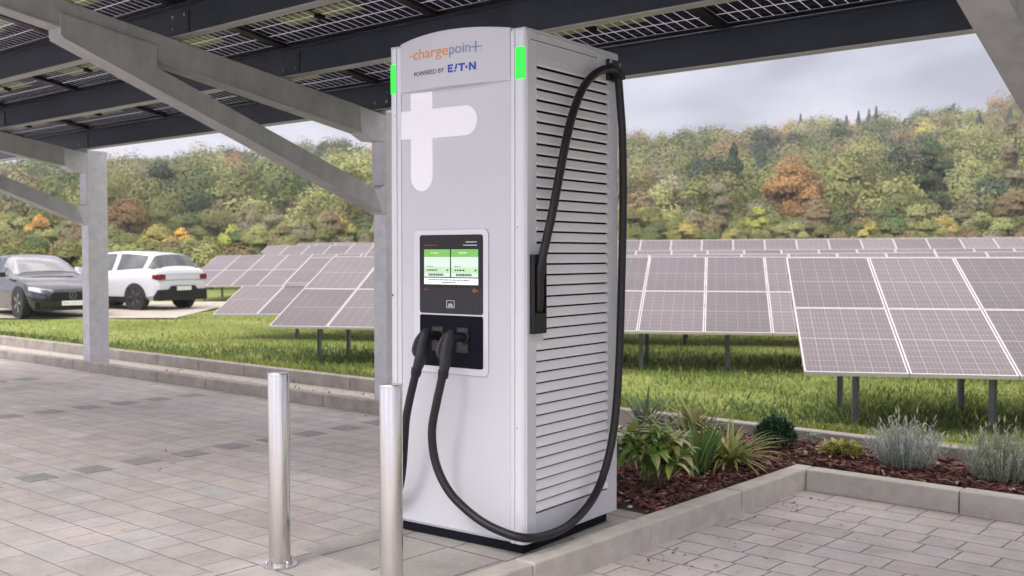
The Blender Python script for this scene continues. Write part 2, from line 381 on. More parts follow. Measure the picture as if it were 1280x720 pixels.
e[0].position = .3; e[0].color = (.10, .13, .04, 1); e[1].position = .72; e[1].color = (.30, .30, .12, 1); x = e.new(.5); x.color = (.18, .22, .06, 1)
l.new(z1.outputs[0], r.inputs[0]); l.new(r.outputs[0], b.inputs['Base Color']); b.inputs['Roughness'].default_value = .95; b.inputs['Specular IOR Level'].default_value = .1
M['meadow'] = m
tag(ob('terrain', np_mesh('terrain', verts, faces, m, smooth=True)), kind='structure')
o = MB().add([(-45, 24.4, -.045), (-8.0, 24.9, -.045), (-8.6, 33.5, -.045), (-45, 34, -.045)], [(0, 1, 2, 3)]).build('parking_lane', M['lane']); o['kind'] = 'structure'

# ------------------------------------------------------------------ the solar carport
# undersides of the glass modules: UV 0..1, u along 1.76, v along 1.02
def cells_mat(name, nu_, nv_, line_u, line_v, cell, line, rough, ior=1.5, patch=False, mid=0, finev=0):
    m, n, l, b = newmat(name)
    t = n.new('ShaderNodeTexCoord'); s = n.new('ShaderNodeSeparateXYZ'); l.new(t.outputs['UV'], s.inputs[0])
    mn = lambda op, a, b_=None: math_node(n, l, op, a, b_)
    def lines(c, k, wd):
        f = mn('FRACT', mn('MULTIPLY', c, k)); d = mn('MINIMUM', f, mn('SUBTRACT', 1, f)); return mn('LESS_THAN', d, wd)
    a = lines(s.outputs[0], nu_, line_u); c = lines(s.outputs[1], nv_, line_v); L_ = mn('MAXIMUM', a, c)
    if mid: L_ = mn('MAXIMUM', L_, mn('LESS_THAN', mn('ABSOLUTE', mn('SUBTRACT', s.outputs[1], .5)), mid))
    mxc = n.new('ShaderNodeMixRGB'); l.new(L_, mxc.inputs[0]); mxc.inputs[1].default_value = (*cell, 1); mxc.inputs[2].default_value = (*line, 1)
    colr = mxc.outputs[0]
    if finev:
        fl = lines(s.outputs[0], nu_ * finev, .09); mf = n.new('ShaderNodeMixRGB'); l.new(mn('MULTIPLY', fl, .3), mf.inputs[0]); l.new(colr, mf.inputs[1]); mf.inputs[2].default_value = (*line, 1); colr = mf.outputs[0]
        ob_ = n.new('ShaderNodeObjectInfo'); ns = n.new('ShaderNodeTexNoise'); ns.inputs['Scale'].default_value = 1.3; l.new(t.outputs['Object'], ns.inputs[0])
        mr = n.new('ShaderNodeMapRange'); mr.inputs['To Min'].default_value = .78; mr.inputs['To Max'].default_value = 1.2; l.new(ob_.outputs['Random'], mr.inputs[0])
        sc = n.new('ShaderNodeVectorMath'); sc.operation = 'SCALE'; l.new(colr, sc.inputs[0]); l.new(mn('ADD', mr.outputs[0], mn('MULTIPLY', mn('SUBTRACT', ns.outputs[0], .5), .35)), sc.inputs['Scale']); colr = sc.outputs[0]
    l.new(colr, b.inputs['Base Color']); b.inputs['Roughness'].default_value = rough; b.inputs['IOR'].default_value = ior
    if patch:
        # bifacial module: light comes through the gaps between cells; a reflection is painted in as a pale yellow-green patch
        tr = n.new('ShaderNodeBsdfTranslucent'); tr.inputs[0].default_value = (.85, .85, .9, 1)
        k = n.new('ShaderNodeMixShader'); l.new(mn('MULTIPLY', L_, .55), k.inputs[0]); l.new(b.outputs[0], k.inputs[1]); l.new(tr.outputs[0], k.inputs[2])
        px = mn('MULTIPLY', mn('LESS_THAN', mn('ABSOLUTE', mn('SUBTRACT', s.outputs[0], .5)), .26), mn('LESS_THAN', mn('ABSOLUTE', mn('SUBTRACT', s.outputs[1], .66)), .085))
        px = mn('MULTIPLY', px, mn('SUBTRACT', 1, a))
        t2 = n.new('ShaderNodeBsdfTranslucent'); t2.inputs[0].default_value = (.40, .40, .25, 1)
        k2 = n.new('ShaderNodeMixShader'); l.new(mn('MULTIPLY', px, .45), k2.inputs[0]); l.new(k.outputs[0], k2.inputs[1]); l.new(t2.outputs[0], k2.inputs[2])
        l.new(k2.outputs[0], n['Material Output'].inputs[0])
    return m
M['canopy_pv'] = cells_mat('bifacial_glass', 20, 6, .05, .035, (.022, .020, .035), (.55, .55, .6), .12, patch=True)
M['pv'] = cells_mat('pv_glass', 6, 12, .020, .022, (.095, .080, .088), (.26, .23, .24), .36, ior=1.45, mid=.006, finev=4)

def uv_plane(me, quad_faces):
    uvl = me.uv_layers.new(name='UVMap')
    for p in me.polygons:
        if p.index in quad_faces:
            for k, li in enumerate(p.loop_indices): uvl.data[li].uv = [(0, 0), (1, 0), (1, 1), (0, 1)][k]

port = empty('solar_carport', W(-7.2, 6.62, 0), -PH)
tag(port, 'grey steel solar carport roofing the charging bays, glass modules on dark beams', 'carport')
SL = .16485; CV = 6.49
def gb(v): return 2.785 - .235 + SL * (6.23 - v)     # girder underside
def lv(v): return v - 6.62
prof = {'top': 2.74}
for ui, u0 in enumerate((-12.65, -7.137, -1.33)):
    a, bb = u0 - .17 + 7.2, u0 + 7.2
    # column
    g = MB(); g.box(a, bb, lv(6.49), lv(6.75), -.1, 2.765)
    g.box(a - .004, bb + .004, lv(6.485), lv(6.755), 2.735, 2.769)
    col_ = g.build('column', M['galv'], port, bevel=.004)
    # joint gusset with chamfers: inner corner plates at girder and brace
    g = MB(); g.prism([(lv(6.49), gb(6.49) + .22), (lv(6.20), gb(6.2) + .225), (lv(6.20), gb(6.2)), (lv(6.33), gb(6.2) - .065), (lv(6.472), 2.49), (lv(6.472), 2.095), (lv(6.34), 2.02), (lv(6.44), 1.84), (lv(6.49), 1.83)], 'x', a + .002, bb - .002)
    g.build('gusset', M['galv'], port, bevel=.003)
    # girder, cantilevered forward and up
    g = MB(); g.prism([(lv(6.205), gb(6.205)), (lv(6.205), gb(6.205) + .23), (lv(1.15), gb(1.15) + .23), (lv(1.15), gb(1.15) + .06)], 'x', a + .012, bb - .012)
    g.prism([(lv(6.203), gb(6.203) - .002), (lv(6.203), gb(6.203) + .012), (lv(1.15), gb(1.15) + .072), (lv(1.15), gb(1.15) + .058)], 'x', a, bb)
    g.build('girder', M['galv_dark'], port, bevel=.003)
    # brace with its lap over the girder
    zb = lambda v: 1.845 + (6.45 - v) * .3791
    zt = lambda v: 2.06 + (6.35 - v) * .372
    g = MB(); g.prism([(lv(6.44), zb(6.44)), (lv(6.345), zt(6.345)), (lv(4.21), zt(4.21)), (lv(4.21), 3.02), (lv(3.48), 3.10 + .035), (lv(3.48), zb(3.48) + .01)], 'x', a - .006, bb + .006)
    g.prism([(lv(6.43), zb(6.43) - .002), (lv(6.43), zb(6.43) + .012), (lv(3.49), zb(3.49) + .012), (lv(3.49), zb(3.49) - .002)], 'x', a - .012, bb + .012)
    g.build('brace', M['galv_dark'], port, bevel=.003)
# purlins, bottoms lie on the girders
PV_ = [6.41, 5.40, 4.375, 3.35, 2.33, 1.31]
zpur = lambda v: 2.80 + SL * (6.23 - v)
for v0 in PV_:
    z = zpur(v0) - .002
    g = MB(); g.box(-9.0, 14.0, lv(v0) + .03, lv(v0) + .036, z + .009, z + .225)
    for k in range(-2, 4):                                       # splice plates with their bolts
        uu = -7.13 + 5.51 * k + 7.2
        g.box(uu - .12, uu + .12, lv(v0) + .022, lv(v0) + .03, z + .03, z + .2)
    g.box(-9.0, 14.0, lv(v0) - .035, lv(v0) + .095, z + .225, z + .233)
    for k in range(-2, 4):
        uu = -7.13 + 5.51 * k + 7.2
        for du in (-.08, .08):
            for dz in (.07, .16): g.box(uu + du - .012, uu + du + .012, lv(v0) + .012, lv(v0) + .022, z + dz - .012, z + dz + .012, 1)
    p = g.build('purlin', [M['purlin'], M['chrome']], port)
    MB().box(-9.0, 14.0, lv(v0) - .012, lv(v0) + .085, z, z + .009).build('bottom_flange', M['flange'], p)
# roof modules between the purlins
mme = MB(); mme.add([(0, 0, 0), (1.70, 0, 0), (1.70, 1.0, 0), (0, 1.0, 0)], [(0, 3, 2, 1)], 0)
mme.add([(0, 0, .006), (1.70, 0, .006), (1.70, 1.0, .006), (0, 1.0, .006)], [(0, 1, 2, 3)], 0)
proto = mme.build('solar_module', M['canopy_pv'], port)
uvl = proto.data.uv_layers.new(name='UVMap')
for p in proto.data.polygons:
    for li in p.loop_indices:
        c = proto.data.vertices[proto.data.loops[li].vertex_index].co; uvl.data[li].uv = (c.x / 1.70, c.y / 1.0)
gf = MB()
for a_ in ((-.012, 0, -.012, 1.012), (1.70, 1.712, -.012, 1.012), (0, 1.70, -.012, 0), (0, 1.70, 1.0, 1.012)): gf.box(*a_, -.028, .008)
fr_me = gf.build('module_frame', M['dark'], proto)
jb = MB().box(.82, .88, .64, .70, -.025, -.001).box(.86, .865, .3, .66, -.012, -.004).build('junction_box', M['hole'], proto)
first = True; nmod = 0
ang = math.atan(SL)
rail_pts = []
for k in range(-4, 9):
    uu = -7.165 + .03 + 1.766 * k
    if uu + 1.7 > 7.0 or uu < -16.3: continue
    rail_pts.append(uu)
    for j in range(5):
        v1 = PV_[j + 1] + .02
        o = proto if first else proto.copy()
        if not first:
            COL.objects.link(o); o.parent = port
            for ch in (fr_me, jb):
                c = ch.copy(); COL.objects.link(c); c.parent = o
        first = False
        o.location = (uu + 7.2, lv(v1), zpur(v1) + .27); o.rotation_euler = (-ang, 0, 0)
for uu in rail_pts:
    g = MB(); g.prism([(lv(6.6), zpur(6.6) + .236), (lv(1.2), zpur(1.2) + .236), (lv(1.2), zpur(1.2) + .262), (lv(6.6), zpur(6.6) + .262)], 'x', uu + 7.2 - .045 - .033, uu + 7.2 + .045 - .033)
    g.build('rail', M['dark'], port)

# ------------------------------------------------------------------ the charging station
AL = R(36.33); CH = empty('charging_station', (.0605, 5.073, 0), -AL)
tag(CH, 'tall silver-white charging cabinet with green lights, screen and louvred side beside the planter', 'charging station')
Wd, Dp, HT = .885, .881, 2.5627
MB().box(-Wd + .06, -.06, .05, Dp - .02, -.02, .055).box(-Wd + .02, -.02, .02, Dp - .08, .004, .05).build('plinth', M['hole'], CH)
g = MB(); g.box(-Wd + .04, -.04, .013, Dp, .05, HT - .012)
g.build('cabinet', M['white'], CH, bevel=.004)
MB().box(-Wd + .004, -.004, .01, Dp - .002, HT - .012, HT).build('top_cap', M['white'], CH, bevel=.003)
# rounded corner trims front left and right
def corner(sgn, a0):
    pts = [(0, .10), (0, .03)] + [(-.03 + .03 * math.cos(R(t)), .03 - .03 * math.sin(R(t))) for t in range(15, 91, 15)] + [(-.052, 0), (-.054, .006), (-.06, .006), (-.062, 0), (-.084, 0.002), (-.084, .10)]
    if sgn < 0: pts = [(-Wd - x, y) for x, y in pts][::-1]
    return pts
for s_ in (1, -1):
    MB().prism(corner(s_, 0), 'z', .05, HT - .013).build('corner_trim', M['white2'], CH, smooth=True)
for s_ in (1, -1):
    pts = [(-.012, .05), (-.03 + .033 * math.cos(R(40)), .03 - .033 * math.sin(R(40)))] + [(-.03 + .033 * math.cos(R(t)), .03 - .033 * math.sin(R(t))) for t in range(45, 91, 15)] + [(-.052, -.003), (-.052, .05)]
    if s_ < 0: pts = [(-Wd - x, y) for x, y in pts][::-1]
    MB().prism(pts, 'z', 2.315, 2.467).build('status_light', M['green'], CH, smooth=True)
# front panel under the header, and the seams beside it
MB().box(-.800, -.086, .004, .014, .062, 2.33).build('front_panel', M['white'], CH, bevel=.003)
# bowed, arch-topped header
n_ = 24; vs_ = []; fs_ = []
for i in range(n_ + 1):
    t = i / n_; a = -.800 + t * .715; bow = .046 * (1 - (2 * t - 1) ** 2); arch = .026 * (1 - (2 * t - 1) ** 2)
    vs_ += [(a, -bow - .002, 2.312), (a, -bow - .002, HT + .004 + arch), (a, .05, HT + .004 + arch), (a, .016, 2.312)]
for i in range(n_):
    for k in range(4): fs_.append((i * 4 + k, (i + 1) * 4 + k, (i + 1) * 4 + (k + 1) % 4, i * 4 + (k + 1) % 4))
fs_.append((0, 1, 2, 3)); fs_.append((n_ * 4 + 3, n_ * 4 + 2, n_ * 4 + 1, n_ * 4))
hdr = MB().add(vs_, fs_).build('header', M['white'], CH, smooth=True, bevel=.003)
def bowy(a):
    t = (a + .800) / .715; return -.046 * (1 - (2 * t - 1) ** 2) - .002
# big plus mark
r_ = .0745; pp = []
pp += [(-.733, 2.305), (-.733, 2.216), (-.800, 2.216), (-.800, 2.070), (-.733, 2.070), (-.733, 1.796 + r_)]
pp += [(-.6585 + r_ * math.cos(R(t)), 1.796 + r_ + r_ * math.sin(R(t))) for t in range(195, 360, 15)]
pp += [(-.584, 1.796 + r_), (-.584, 2.066), (-.292 - .075, 2.066)]
pp += [(-.367 + .075 * math.cos(R(t)), 2.141 + .075 * math.sin(R(t))) for t in range(-75, 90, 15)]
pp += [(-.367, 2.216), (-.584, 2.216), (-.584, 2.305)]
MB().prism(pp, 'y', .0025, .006).build('plus_mark', M['logo'], CH)
def text(s, x0, x1, z0, h, m, name, ysurf, parent=CH, bold=0, depth=.0012, shear=0):
    """lettering as thin solid letters, fitted between x0 and x1 with cap height h on a (possibly bowed) front surface"""
    c = bpy.data.curves.new(name, 'FONT'); c.body = s; c.size = 1; c.offset = bold; c.extrude = .02; c.shear = shear; c.resolution_u = 3
    o = bpy.data.objects.new(name, c); COL.objects.link(o)
    me = bpy.data.meshes.new_from_object(o.evaluated_get(bpy.context.evaluated_depsgraph_get())); bpy.data.objects.remove(o)
    xs = [v.co.x for v in me.vertices]; ys = [v.co.y for v in me.vertices]
    lo, hi = min(xs), max(xs); caph = .729
    for v in me.vertices:
        X_ = x0 + (v.co.x - lo) / (hi - lo) * (x1 - x0); Z_ = z0 + v.co.y / caph * h
        v.co = (X_, (ysurf(X_) if callable(ysurf) else ysurf) - depth * (.5 - v.co.z * 12), Z_)
    me.materials.clear(); me.materials.append(m)
    return ob(name, me, parent)
text('charge', -.685, -.437, 2.468, .056, M['orange'], 'orange_lettering', lambda a: bowy(a) - .001, hdr, bold=.004)
text('poin', -.428, -.300, 2.468, .056, M['bluegrey'], 'blue_lettering', lambda a: bowy(a) - .001, hdr, bold=-.004)
def strip(g, x0, x1, z0, z1, off=.0015):
    k = max(1, int((x1 - x0) / .03)); 
    for i in range(k):
        a0 = x0 + (x1 - x0) * i / k; a1 = x0 + (x1 - x0) * (i + 1) / k
        g.add([(a0, bowy(a0) - off, z0), (a1, bowy(a1) - off, z0), (a1, bowy(a1) - off, z1), (a0, bowy(a0) - off, z1), (a0, bowy(a0) + .001, z0), (a1, bowy(a1) + .001, z0), (a1, bowy(a1) + .001, z1), (a0, bowy(a0) + .001, z1)],
              [(0, 1, 2, 3), (0, 4, 5, 1), (3, 2, 6, 7), (0, 3, 7, 4), (1, 5, 6, 2)])
    return g
g = MB(); strip(g, -.3 + .004, -.232, 2.487, 2.4925); strip(g, -.272, -.2655, 2.464, 2.517, .002); strip(g, -.238, -.234, 2.468, 2.472)
g.build('plus_stroke', M['bluegrey'], hdr)
g = MB(); strip(g, -.722, -.682, 2.487, 2.493); g.build('minus_stroke', M['orange'], hdr)
text('POWERED BY', -.680, -.463, 2.383, .024, M['ink'], 'small_lettering', lambda a: bowy(a) - .001, hdr)
# block letters of the second name: E, a crossbarless A, T, a dot, N
g = MB(); z0, z1 = 2.378, 2.417; hh = z1 - z0
def poly(g, pts, off=.0018):
    n = len(pts); g.add([(x, bowy(x) - off, z) for x, z in pts] + [(x, bowy(x) + .001, z) for x, z in pts], [tuple(range(n)), tuple(range(n, 2 * n))[::-1]] + [(i, n + i, n + (i + 1) % n, (i + 1) % n) for i in range(n)])
x = -.438; e_ = .032
strip(g, x, x + .010, z0, z1); strip(g, x + .010, x + e_, z1 - .009, z1); strip(g, x + .010, x + e_ - .004, z0 + .0155, z0 + .0245); strip(g, x + .010, x + e_, z0, z0 + .009)
poly(g, [(x + .040, z0), (x + .049, z0), (x + .049, z0 + .011), (x + .040, z0 + .008)]); poly(g, [(x + .043, z0 + .014), (x + .055, z0 + .014), (x + .060, z1), (x + .052, z1)])
x = -.372; strip(g, x, x + .040, z1 - .0095, z1); strip(g, x + .0145, x + .0255, z0, z1 - .0095)
x = -.323; poly(g, [(x + .006 * math.cos(R(t)), z0 + .018 + .007 * math.sin(R(t))) for t in range(0, 360, 30)])
x = -.308; strip(g, x, x + .010, z0, z1); strip(g, x + .030, x + .040, z0, z1); poly(g, [(x + .010, z1), (x + .010, z1 - .014), (x + .030, z0), (x + .030, z0 + .014)])
g.build('block_lettering', M['blue'], hdr)
MB().add([(-.862 + .006 * math.cos(R(t)), -.0012, 1.251 + .006 * math.sin(R(t))) for t in range(0, 360, 30)], [tuple(range(12))]).build('screw', M['ink'], CH)

for a_, z_ in ((-.843, .30), (-.843, 2.20), (-.043, 1.60), (-.043, .62)):
    MB().add([(a_ + .005 * math.cos(R(t)), -.0008, z_ + .005 * math.sin(R(t))) for t in range(0, 360, 40)], [tuple(range(9))]).build('screw', M['galv_dark'], CH)
# operator panel
MB().prism(rrect(-.708, -.220, .858, 1.596, .03), 'y', -.004, .0035).build('panel_surround', M['white2'], CH, bevel=.003)
bz = MB().prism(rrect(-.665, -.251, 1.166, 1.568, .014), 'y', -.008, -.003).build('screen_bezel', M['darkg'], CH, bevel=.001)
MB().prism(rrect(-.661, -.255, 1.30, 1.564, .012), 'y', -.0095, -.0078).build('glass_cover', M['dark'], bz)
sc = MB(); Y0 = -.0115
def flat(g, x0, x1, z0, z1, y=Y0, mi=0): g.box(x0, x1, y, y + .0012, z0, z1, mi)
flat(sc, -.631, -.276, 1.315, 1.348, mi=0)
for x0, x1 in ((-.631, -.458), (-.450, -.276)):
    flat(sc, x0, x1, 1.456, 1.494, mi=3); flat(sc, x0, x1, 1.402, 1.4555, mi=1); flat(sc, x0, x1, 1.374, 1.4018, mi=2); flat(sc, x0, x1, 1.353, 1.3738, mi=1)
g = sc; yk = -.0128
DM = 4
def dashes(x0, x1, z, h, wmin, wmax, gap):
    x = x0
    while x < x1: w_ = random.uniform(wmin, wmax); g.box(x, min(x + w_, x1), yk, yk + .001, z, z + h, DM); x += w_ + gap
dashes(-.60, -.33, 1.336, .0045, .012, .03, .004); dashes(-.51, -.42, 1.323, .0045, .01, .025, .004)
for x0 in (-.60, -.417):
    dashes(x0, x0 + .10, 1.359, .011, .007, .013, .004); dashes(x0 - .012, x0 + .03, 1.405, .003, .01, .02, .003); dashes(x0 - .01, x0 + .06, 1.384, .008, .008, .016, .006); dashes(x0 + .12, x0 + .13, 1.384, .008, .01, .01, .006)
DM = 2
dashes(-.585, -.53, 1.472, .006, .01, .02, .003); dashes(-.40, -.345, 1.472, .008, .01, .02, .003); sc.build('screen', [M['screen_w'], M['screen_p'], M['screen_l'], M['screen_g'], M['screen_k']], bz); DM = 0
g = MB(); yk = -.0108; dashes(-.632, -.545, 1.513, .004, .008, .016, .003); dashes(-.632, -.60, 1.285, .006, .005, .01, .004); g.build('red_caption', M['red_ink'], bz)
g = MB(); yk = -.0108; dashes(-.355, -.285, 1.528, .005, .008, .014, .002); dashes(-.372, -.285, 1.512, .005, .008, .014, .002); g.build('pale_caption', M['pale_ink'], bz)
g = MB()
for t in range(0, 360, 30):
    a0, a1 = R(t), R(t + 30); g.add([(-.302 + r * math.cos(a), -.0098, 1.287 + r * math.sin(a)) for a, r in ((a0, .006), (a0, .010), (a1, .010), (a1, .006))], [(0, 1, 2, 3)])
g.box(-.291, -.278, -.0105, -.0095, 1.285, 1.289); g.build('orange_mark', M['orange_ink'], bz)
g = MB()
for r0 in ((-.483, -.431, 1.2318, 1.2345), (-.483, -.431, 1.196, 1.1987), (-.483, -.4803, 1.1987, 1.2318), (-.4337, -.431, 1.1987, 1.2318)): flat(g, r0[0], r0[1], r0[2], r0[3], y=-.0095)
flat(g, -.474, -.440, 1.203, 1.209, y=-.0095); flat(g, -.470, -.446, 1.2125, 1.218, y=-.0095)
g.build('card_symbol', M['pale_ink'], bz)
# connector bay
by = MB().prism(rrect(-.665, -.250, .894, 1.158, .012), 'y', -.0075, -.0028).build('connector_bay', M['hole'], CH, bevel=.001)
for x0 in (-.578, -.415):
    g = MB(); x1 = x0 + .072; z0, z1 = .972, 1.098
    for q in ((x0, x1, z1 - .004, z1), (x0, x1, z0, z0 + .004), (x1 - .005, x1, z0, z1), (x0, x0 + .005, z0, z1)): g.box(q[0], q[1], -.012, -.007, q[2], q[3])
    g.box(x0 + .006, x1 - .006, -.0095, -.007, z0 + .006, z1 - .006)
    g.build('socket', M['handle_grey'], by)

# louvred sides: frame pieces round a recess of angled slats
def side_panel(sgn):
    fx = (lambda o: o) if sgn > 0 else (lambda o: -Wd - o)
    def bx(g, o0, o1, b0, b1, z0, z1):
        a, b_ = fx(o0), fx(o1); g.box(min(a, b_), max(a, b_), b0, b1, z0, z1)
    g = MB()
    bx(g, -.045, -.001, .0935, .101, .055, HT - .015); bx(g, -.045, -.001, .777, .877, .055, HT - .015)
    bx(g, -.045, -.001, .101, .777, 2.431, HT - .015); bx(g, -.045, -.001, .101, .777, .055, .186)
    p = g.build('side_panel', M['white'], CH)
    g = MB(); bx(g, -.005, .0015, .02, .045, .06, 2.5); bx(g, -.0005, .0015, .055, .73, 2.505, 2.5085); bx(g, -.0005, .0015, .8695, .872, .06, 2.55)
    g.build('seam', M['darkg'] if 0 else M['white2'], p)
    bx(MB(), 0, 1, 0, 1, 0, 1)
    g = MB(); bx(g, -.018, -.014, .1005, .7775, .184, 2.434); g.build('louvre_shade_back', M['hole'], p)  # dark sheet close behind the slats paints in the shade of their gaps
    g = MB(); N_ = 42; pitch = (2.431 - .186) / N_
    for i in range(N_):
        zt_ = .186 + pitch * (i + 1); pts = [(-.013, zt_), (-.010, zt_), (.0045, zt_ - .034), (.005, zt_ - .0415), (.002, zt_ - .044), (-.013, zt_ - .012)]
        b0 = .101 if not (sgn > 0 and 1.05 < zt_ < 1.53) else .155
        v3 = [(fx(o_), b0 + .0005, z_) for o_, z_ in pts] + [(fx(o_), .7765, z_) for o_, z_ in pts]; n = len(pts)
        g.add(v3, [tuple(range(n)), tuple(range(n, 2 * n))[::-1]] + [(k, n + k, n + (k + 1) % n, (k + 1) % n) for k in range(n)])
    g.build('louvres', M['slat'], p)
    return p
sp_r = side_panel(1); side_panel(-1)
MB().box(-.0005, .002, .052, .74, 2.506, 2.509).build('seam', M['darkg'], sp_r)
# side holster
g = MB(); g.box(-.04, .0022, .032, .156, 1.0425, 1.5205); g.build('holster_plate', M['white'], sp_r)
hol = MB(); hol.box(.0022, .03, .039, .047, 1.081, 1.468).box(.0022, .03, .139, .147, 1.081, 1.468).box(.0022, .03, .047, .139, 1.081, 1.18).box(.0022, .006, .047, .139, 1.18, 1.468).box(.0022, .03, .047, .139, 1.46, 1.468)
hol.build('holster', M['dark'], CH, bevel=.002)
# cable clamp at the top rear corner of each side
for s_ in (1, -1):
    fx = (lambda o: o) if s_ > 0 else (lambda o: -Wd - o)
    g = MB()
    def bx2(o0, o1, b0, b1, z0, z1): a, b_ = fx(o0), fx(o1); g.box(min(a, b_), max(a, b_), b0, b1, z0, z1)
    bx2(.001, .006, .66, .86, 2.41, 2.53); br = g.build('clamp_bracket', M['white2'], CH)
    g = MB(); bx2(.006, .03, .735, .85, 2.40, 2.515); bx2(.03, .085, .765, .815, 2.405, 2.455)
    cl = g.build('cable_clamp', M['dark'], CH, bevel=.006)
    g = MB()
    for b_, z_ in ((.748, 2.50), (.838, 2.495)): bx2(.03, .037, b_ - .008, b_ + .008, z_ - .008, z_ + .008)
    g.build('bolt', M['chrome'], cl)

def mx_(p, s_): return p if s_ > 0 else (-Wd - p[0], p[1], p[2])
RIGHT = [(-.387, -.15, .885), (-.405, -.157, .80), (-.421, -.16, .735), (-.453, -.16, .583), (-.435, -.15, .423), (-.356, -.14, .291), (-.23, -.12, .194), (-.098, -.105, .140), (.035, -.06, .108), (.07, .095, .093), (.066, .309, .104), (.06, .523, .184), (.06, .659, .33), (.06, .749, .554), (.06, .797, .896), (.06, .82, 1.329), (.06, .834, 1.763), (.06, .823, 2.108), (.058, .80, 2.30), (.055, .785, 2.43)]
LEFT = [(-.561, -.15, .885), (-.585, -.155, .80), (-.627, -.155, .646), (-.655, -.14, .52), (-.69, -.115, .38), (-.735, -.085, .27), (-.79, -.055, .20), (-.87, -.035, .15), (-.915, .08, .12), (-.935, .42, .15), (-.945, .62, .31), (-.945, .76, .60), (-.945, .81, 1.2), (-.945, .825, 1.8), (-.943, .81, 2.25), (-.94, .785, 2.43)]
def connector(c0, shift, cable):
    cn = MB().tube([(c0 - .004, -.085, 1.088), (c0 - .006, -.098, 1.062), (c0 - .008, -.118, 1.01), (c0 - .006, -.134, .955), (c0 + shift * .6, -.144, .915), (c0 + shift, -.15, .885)], [.016, .030, .036, .035, .031, .0255], 14, ell=.74).build('connector', M['darkg'], cable, smooth=True)
    MB().tube([(c0 + .012, -.008, 1.048), (c0 + .006, -.045, 1.056), (c0 - .004, -.10, 1.05)], [.026, .024, .027], 14, smooth=False).build('plug_head', M['dark'], cable, smooth=True)
    MB().tube([(c0 + .012, -.008, 1.048), (c0 + .011, -.018, 1.05)], [.035, .035], 18, smooth=False).build('plug_collar', M['darkg'], cable, smooth=True)
    MB().tube([(c0 + shift, -.15, .898), (c0 + shift * 1.15, -.152, .87), (c0 + shift * 1.3, -.153, .855)], [.027, .0275, .024], 12, smooth=False).build('strain_relief', M['dark'], cable, smooth=True)
    MB().tube([(c0 - .020, -.108, 1.078), (c0 - .034, -.136, 1.035), (c0 - .039, -.150, .985), (c0 - .030, -.150, .955)], [.007, .012, .014, .008], 8, ell=.7).build('release_lever', M['handle_grey'], cable, smooth=True)
c1 = MB().tube(RIGHT, .0215, 14).build('charging_cable', M['rubber'], CH, smooth=True); connector(-.379, -.006, c1)
c2 = MB().tube(LEFT, .021, 14).build('charging_cable', M['rubber'], CH, smooth=True); connector(-.540, -.021, c2)
SIDE = [(.055, .77, 2.44), (.065, .69, 2.448), (.07, .559, 2.415), (.07, .435, 2.336), (.07, .346, 2.224), (.07, .273, 2.077), (.07, .202, 1.874), (.065, .138, 1.66), (.05, .094, 1.492), (.035, .08, 1.40)]
c3 = MB().tube(SIDE, [.0215] * 9 + [.024], 14).build('charging_cable', M['rubber'], CH, smooth=True)
MB().tube([(.036, .082, 1.41), (.03, .083, 1.34), (.024, .088, 1.24), (.02, .09, 1.19)], [.026, .024, .022, .02], 12).build('connector', M['dark'], c3, smooth=True)

# ------------------------------------------------------------------ bollards
def bollard(u, v, label, h=.905):
    t = empty('bollard', W(u, v, 0), -PH); tag(t, label, 'bollard', 'steel bollards in front of the charger')
    MB().lathe([(.05, .004), (.05, h - .006), (.0485, h - .001), (.046, h)], n=40).build('tube', M['steel'], t, smooth=True)
    MB().lathe([(.0515, h - .002), (.0515, h + .003), (.049, h + .008), (.0, h + .010)], n=40).build('cap', M['steel'], t, smooth=True)
    fl = MB().lathe([(.082, .001), (.082, .008), (.0505, .009), (.0505, .014)], n=40).build('base_flange', M['steel'], t, smooth=True)
    for k in range(4): MB().lathe([(.009, .008), (.009, .026), (.005, .034), (0, .034)], .068 * math.cos(R(45 + 90 * k + 41)), .068 * math.sin(R(45 + 90 * k + 41)), n=8).build('bolt', M['chrome'], fl)
bollard(-4.053, 3.002, 'brushed steel bollard farther left, its bolted round foot visible on the paving')
bollard(-3.330, 3.051, 'brushed steel bollard nearest the charger, its foot below the picture edge')
MB().lathe([(.0, .0045), (.018, .0045), (.018, .001), (.02, .001)], n=16).build('ground_mark', M['concrete_dark'], loc=W(-3.78, 3.42, .001))
tag(bpy.data.objects['ground_mark'], 'small round dark drain cap set in the grey slab beside the bollards', 'drain cap')

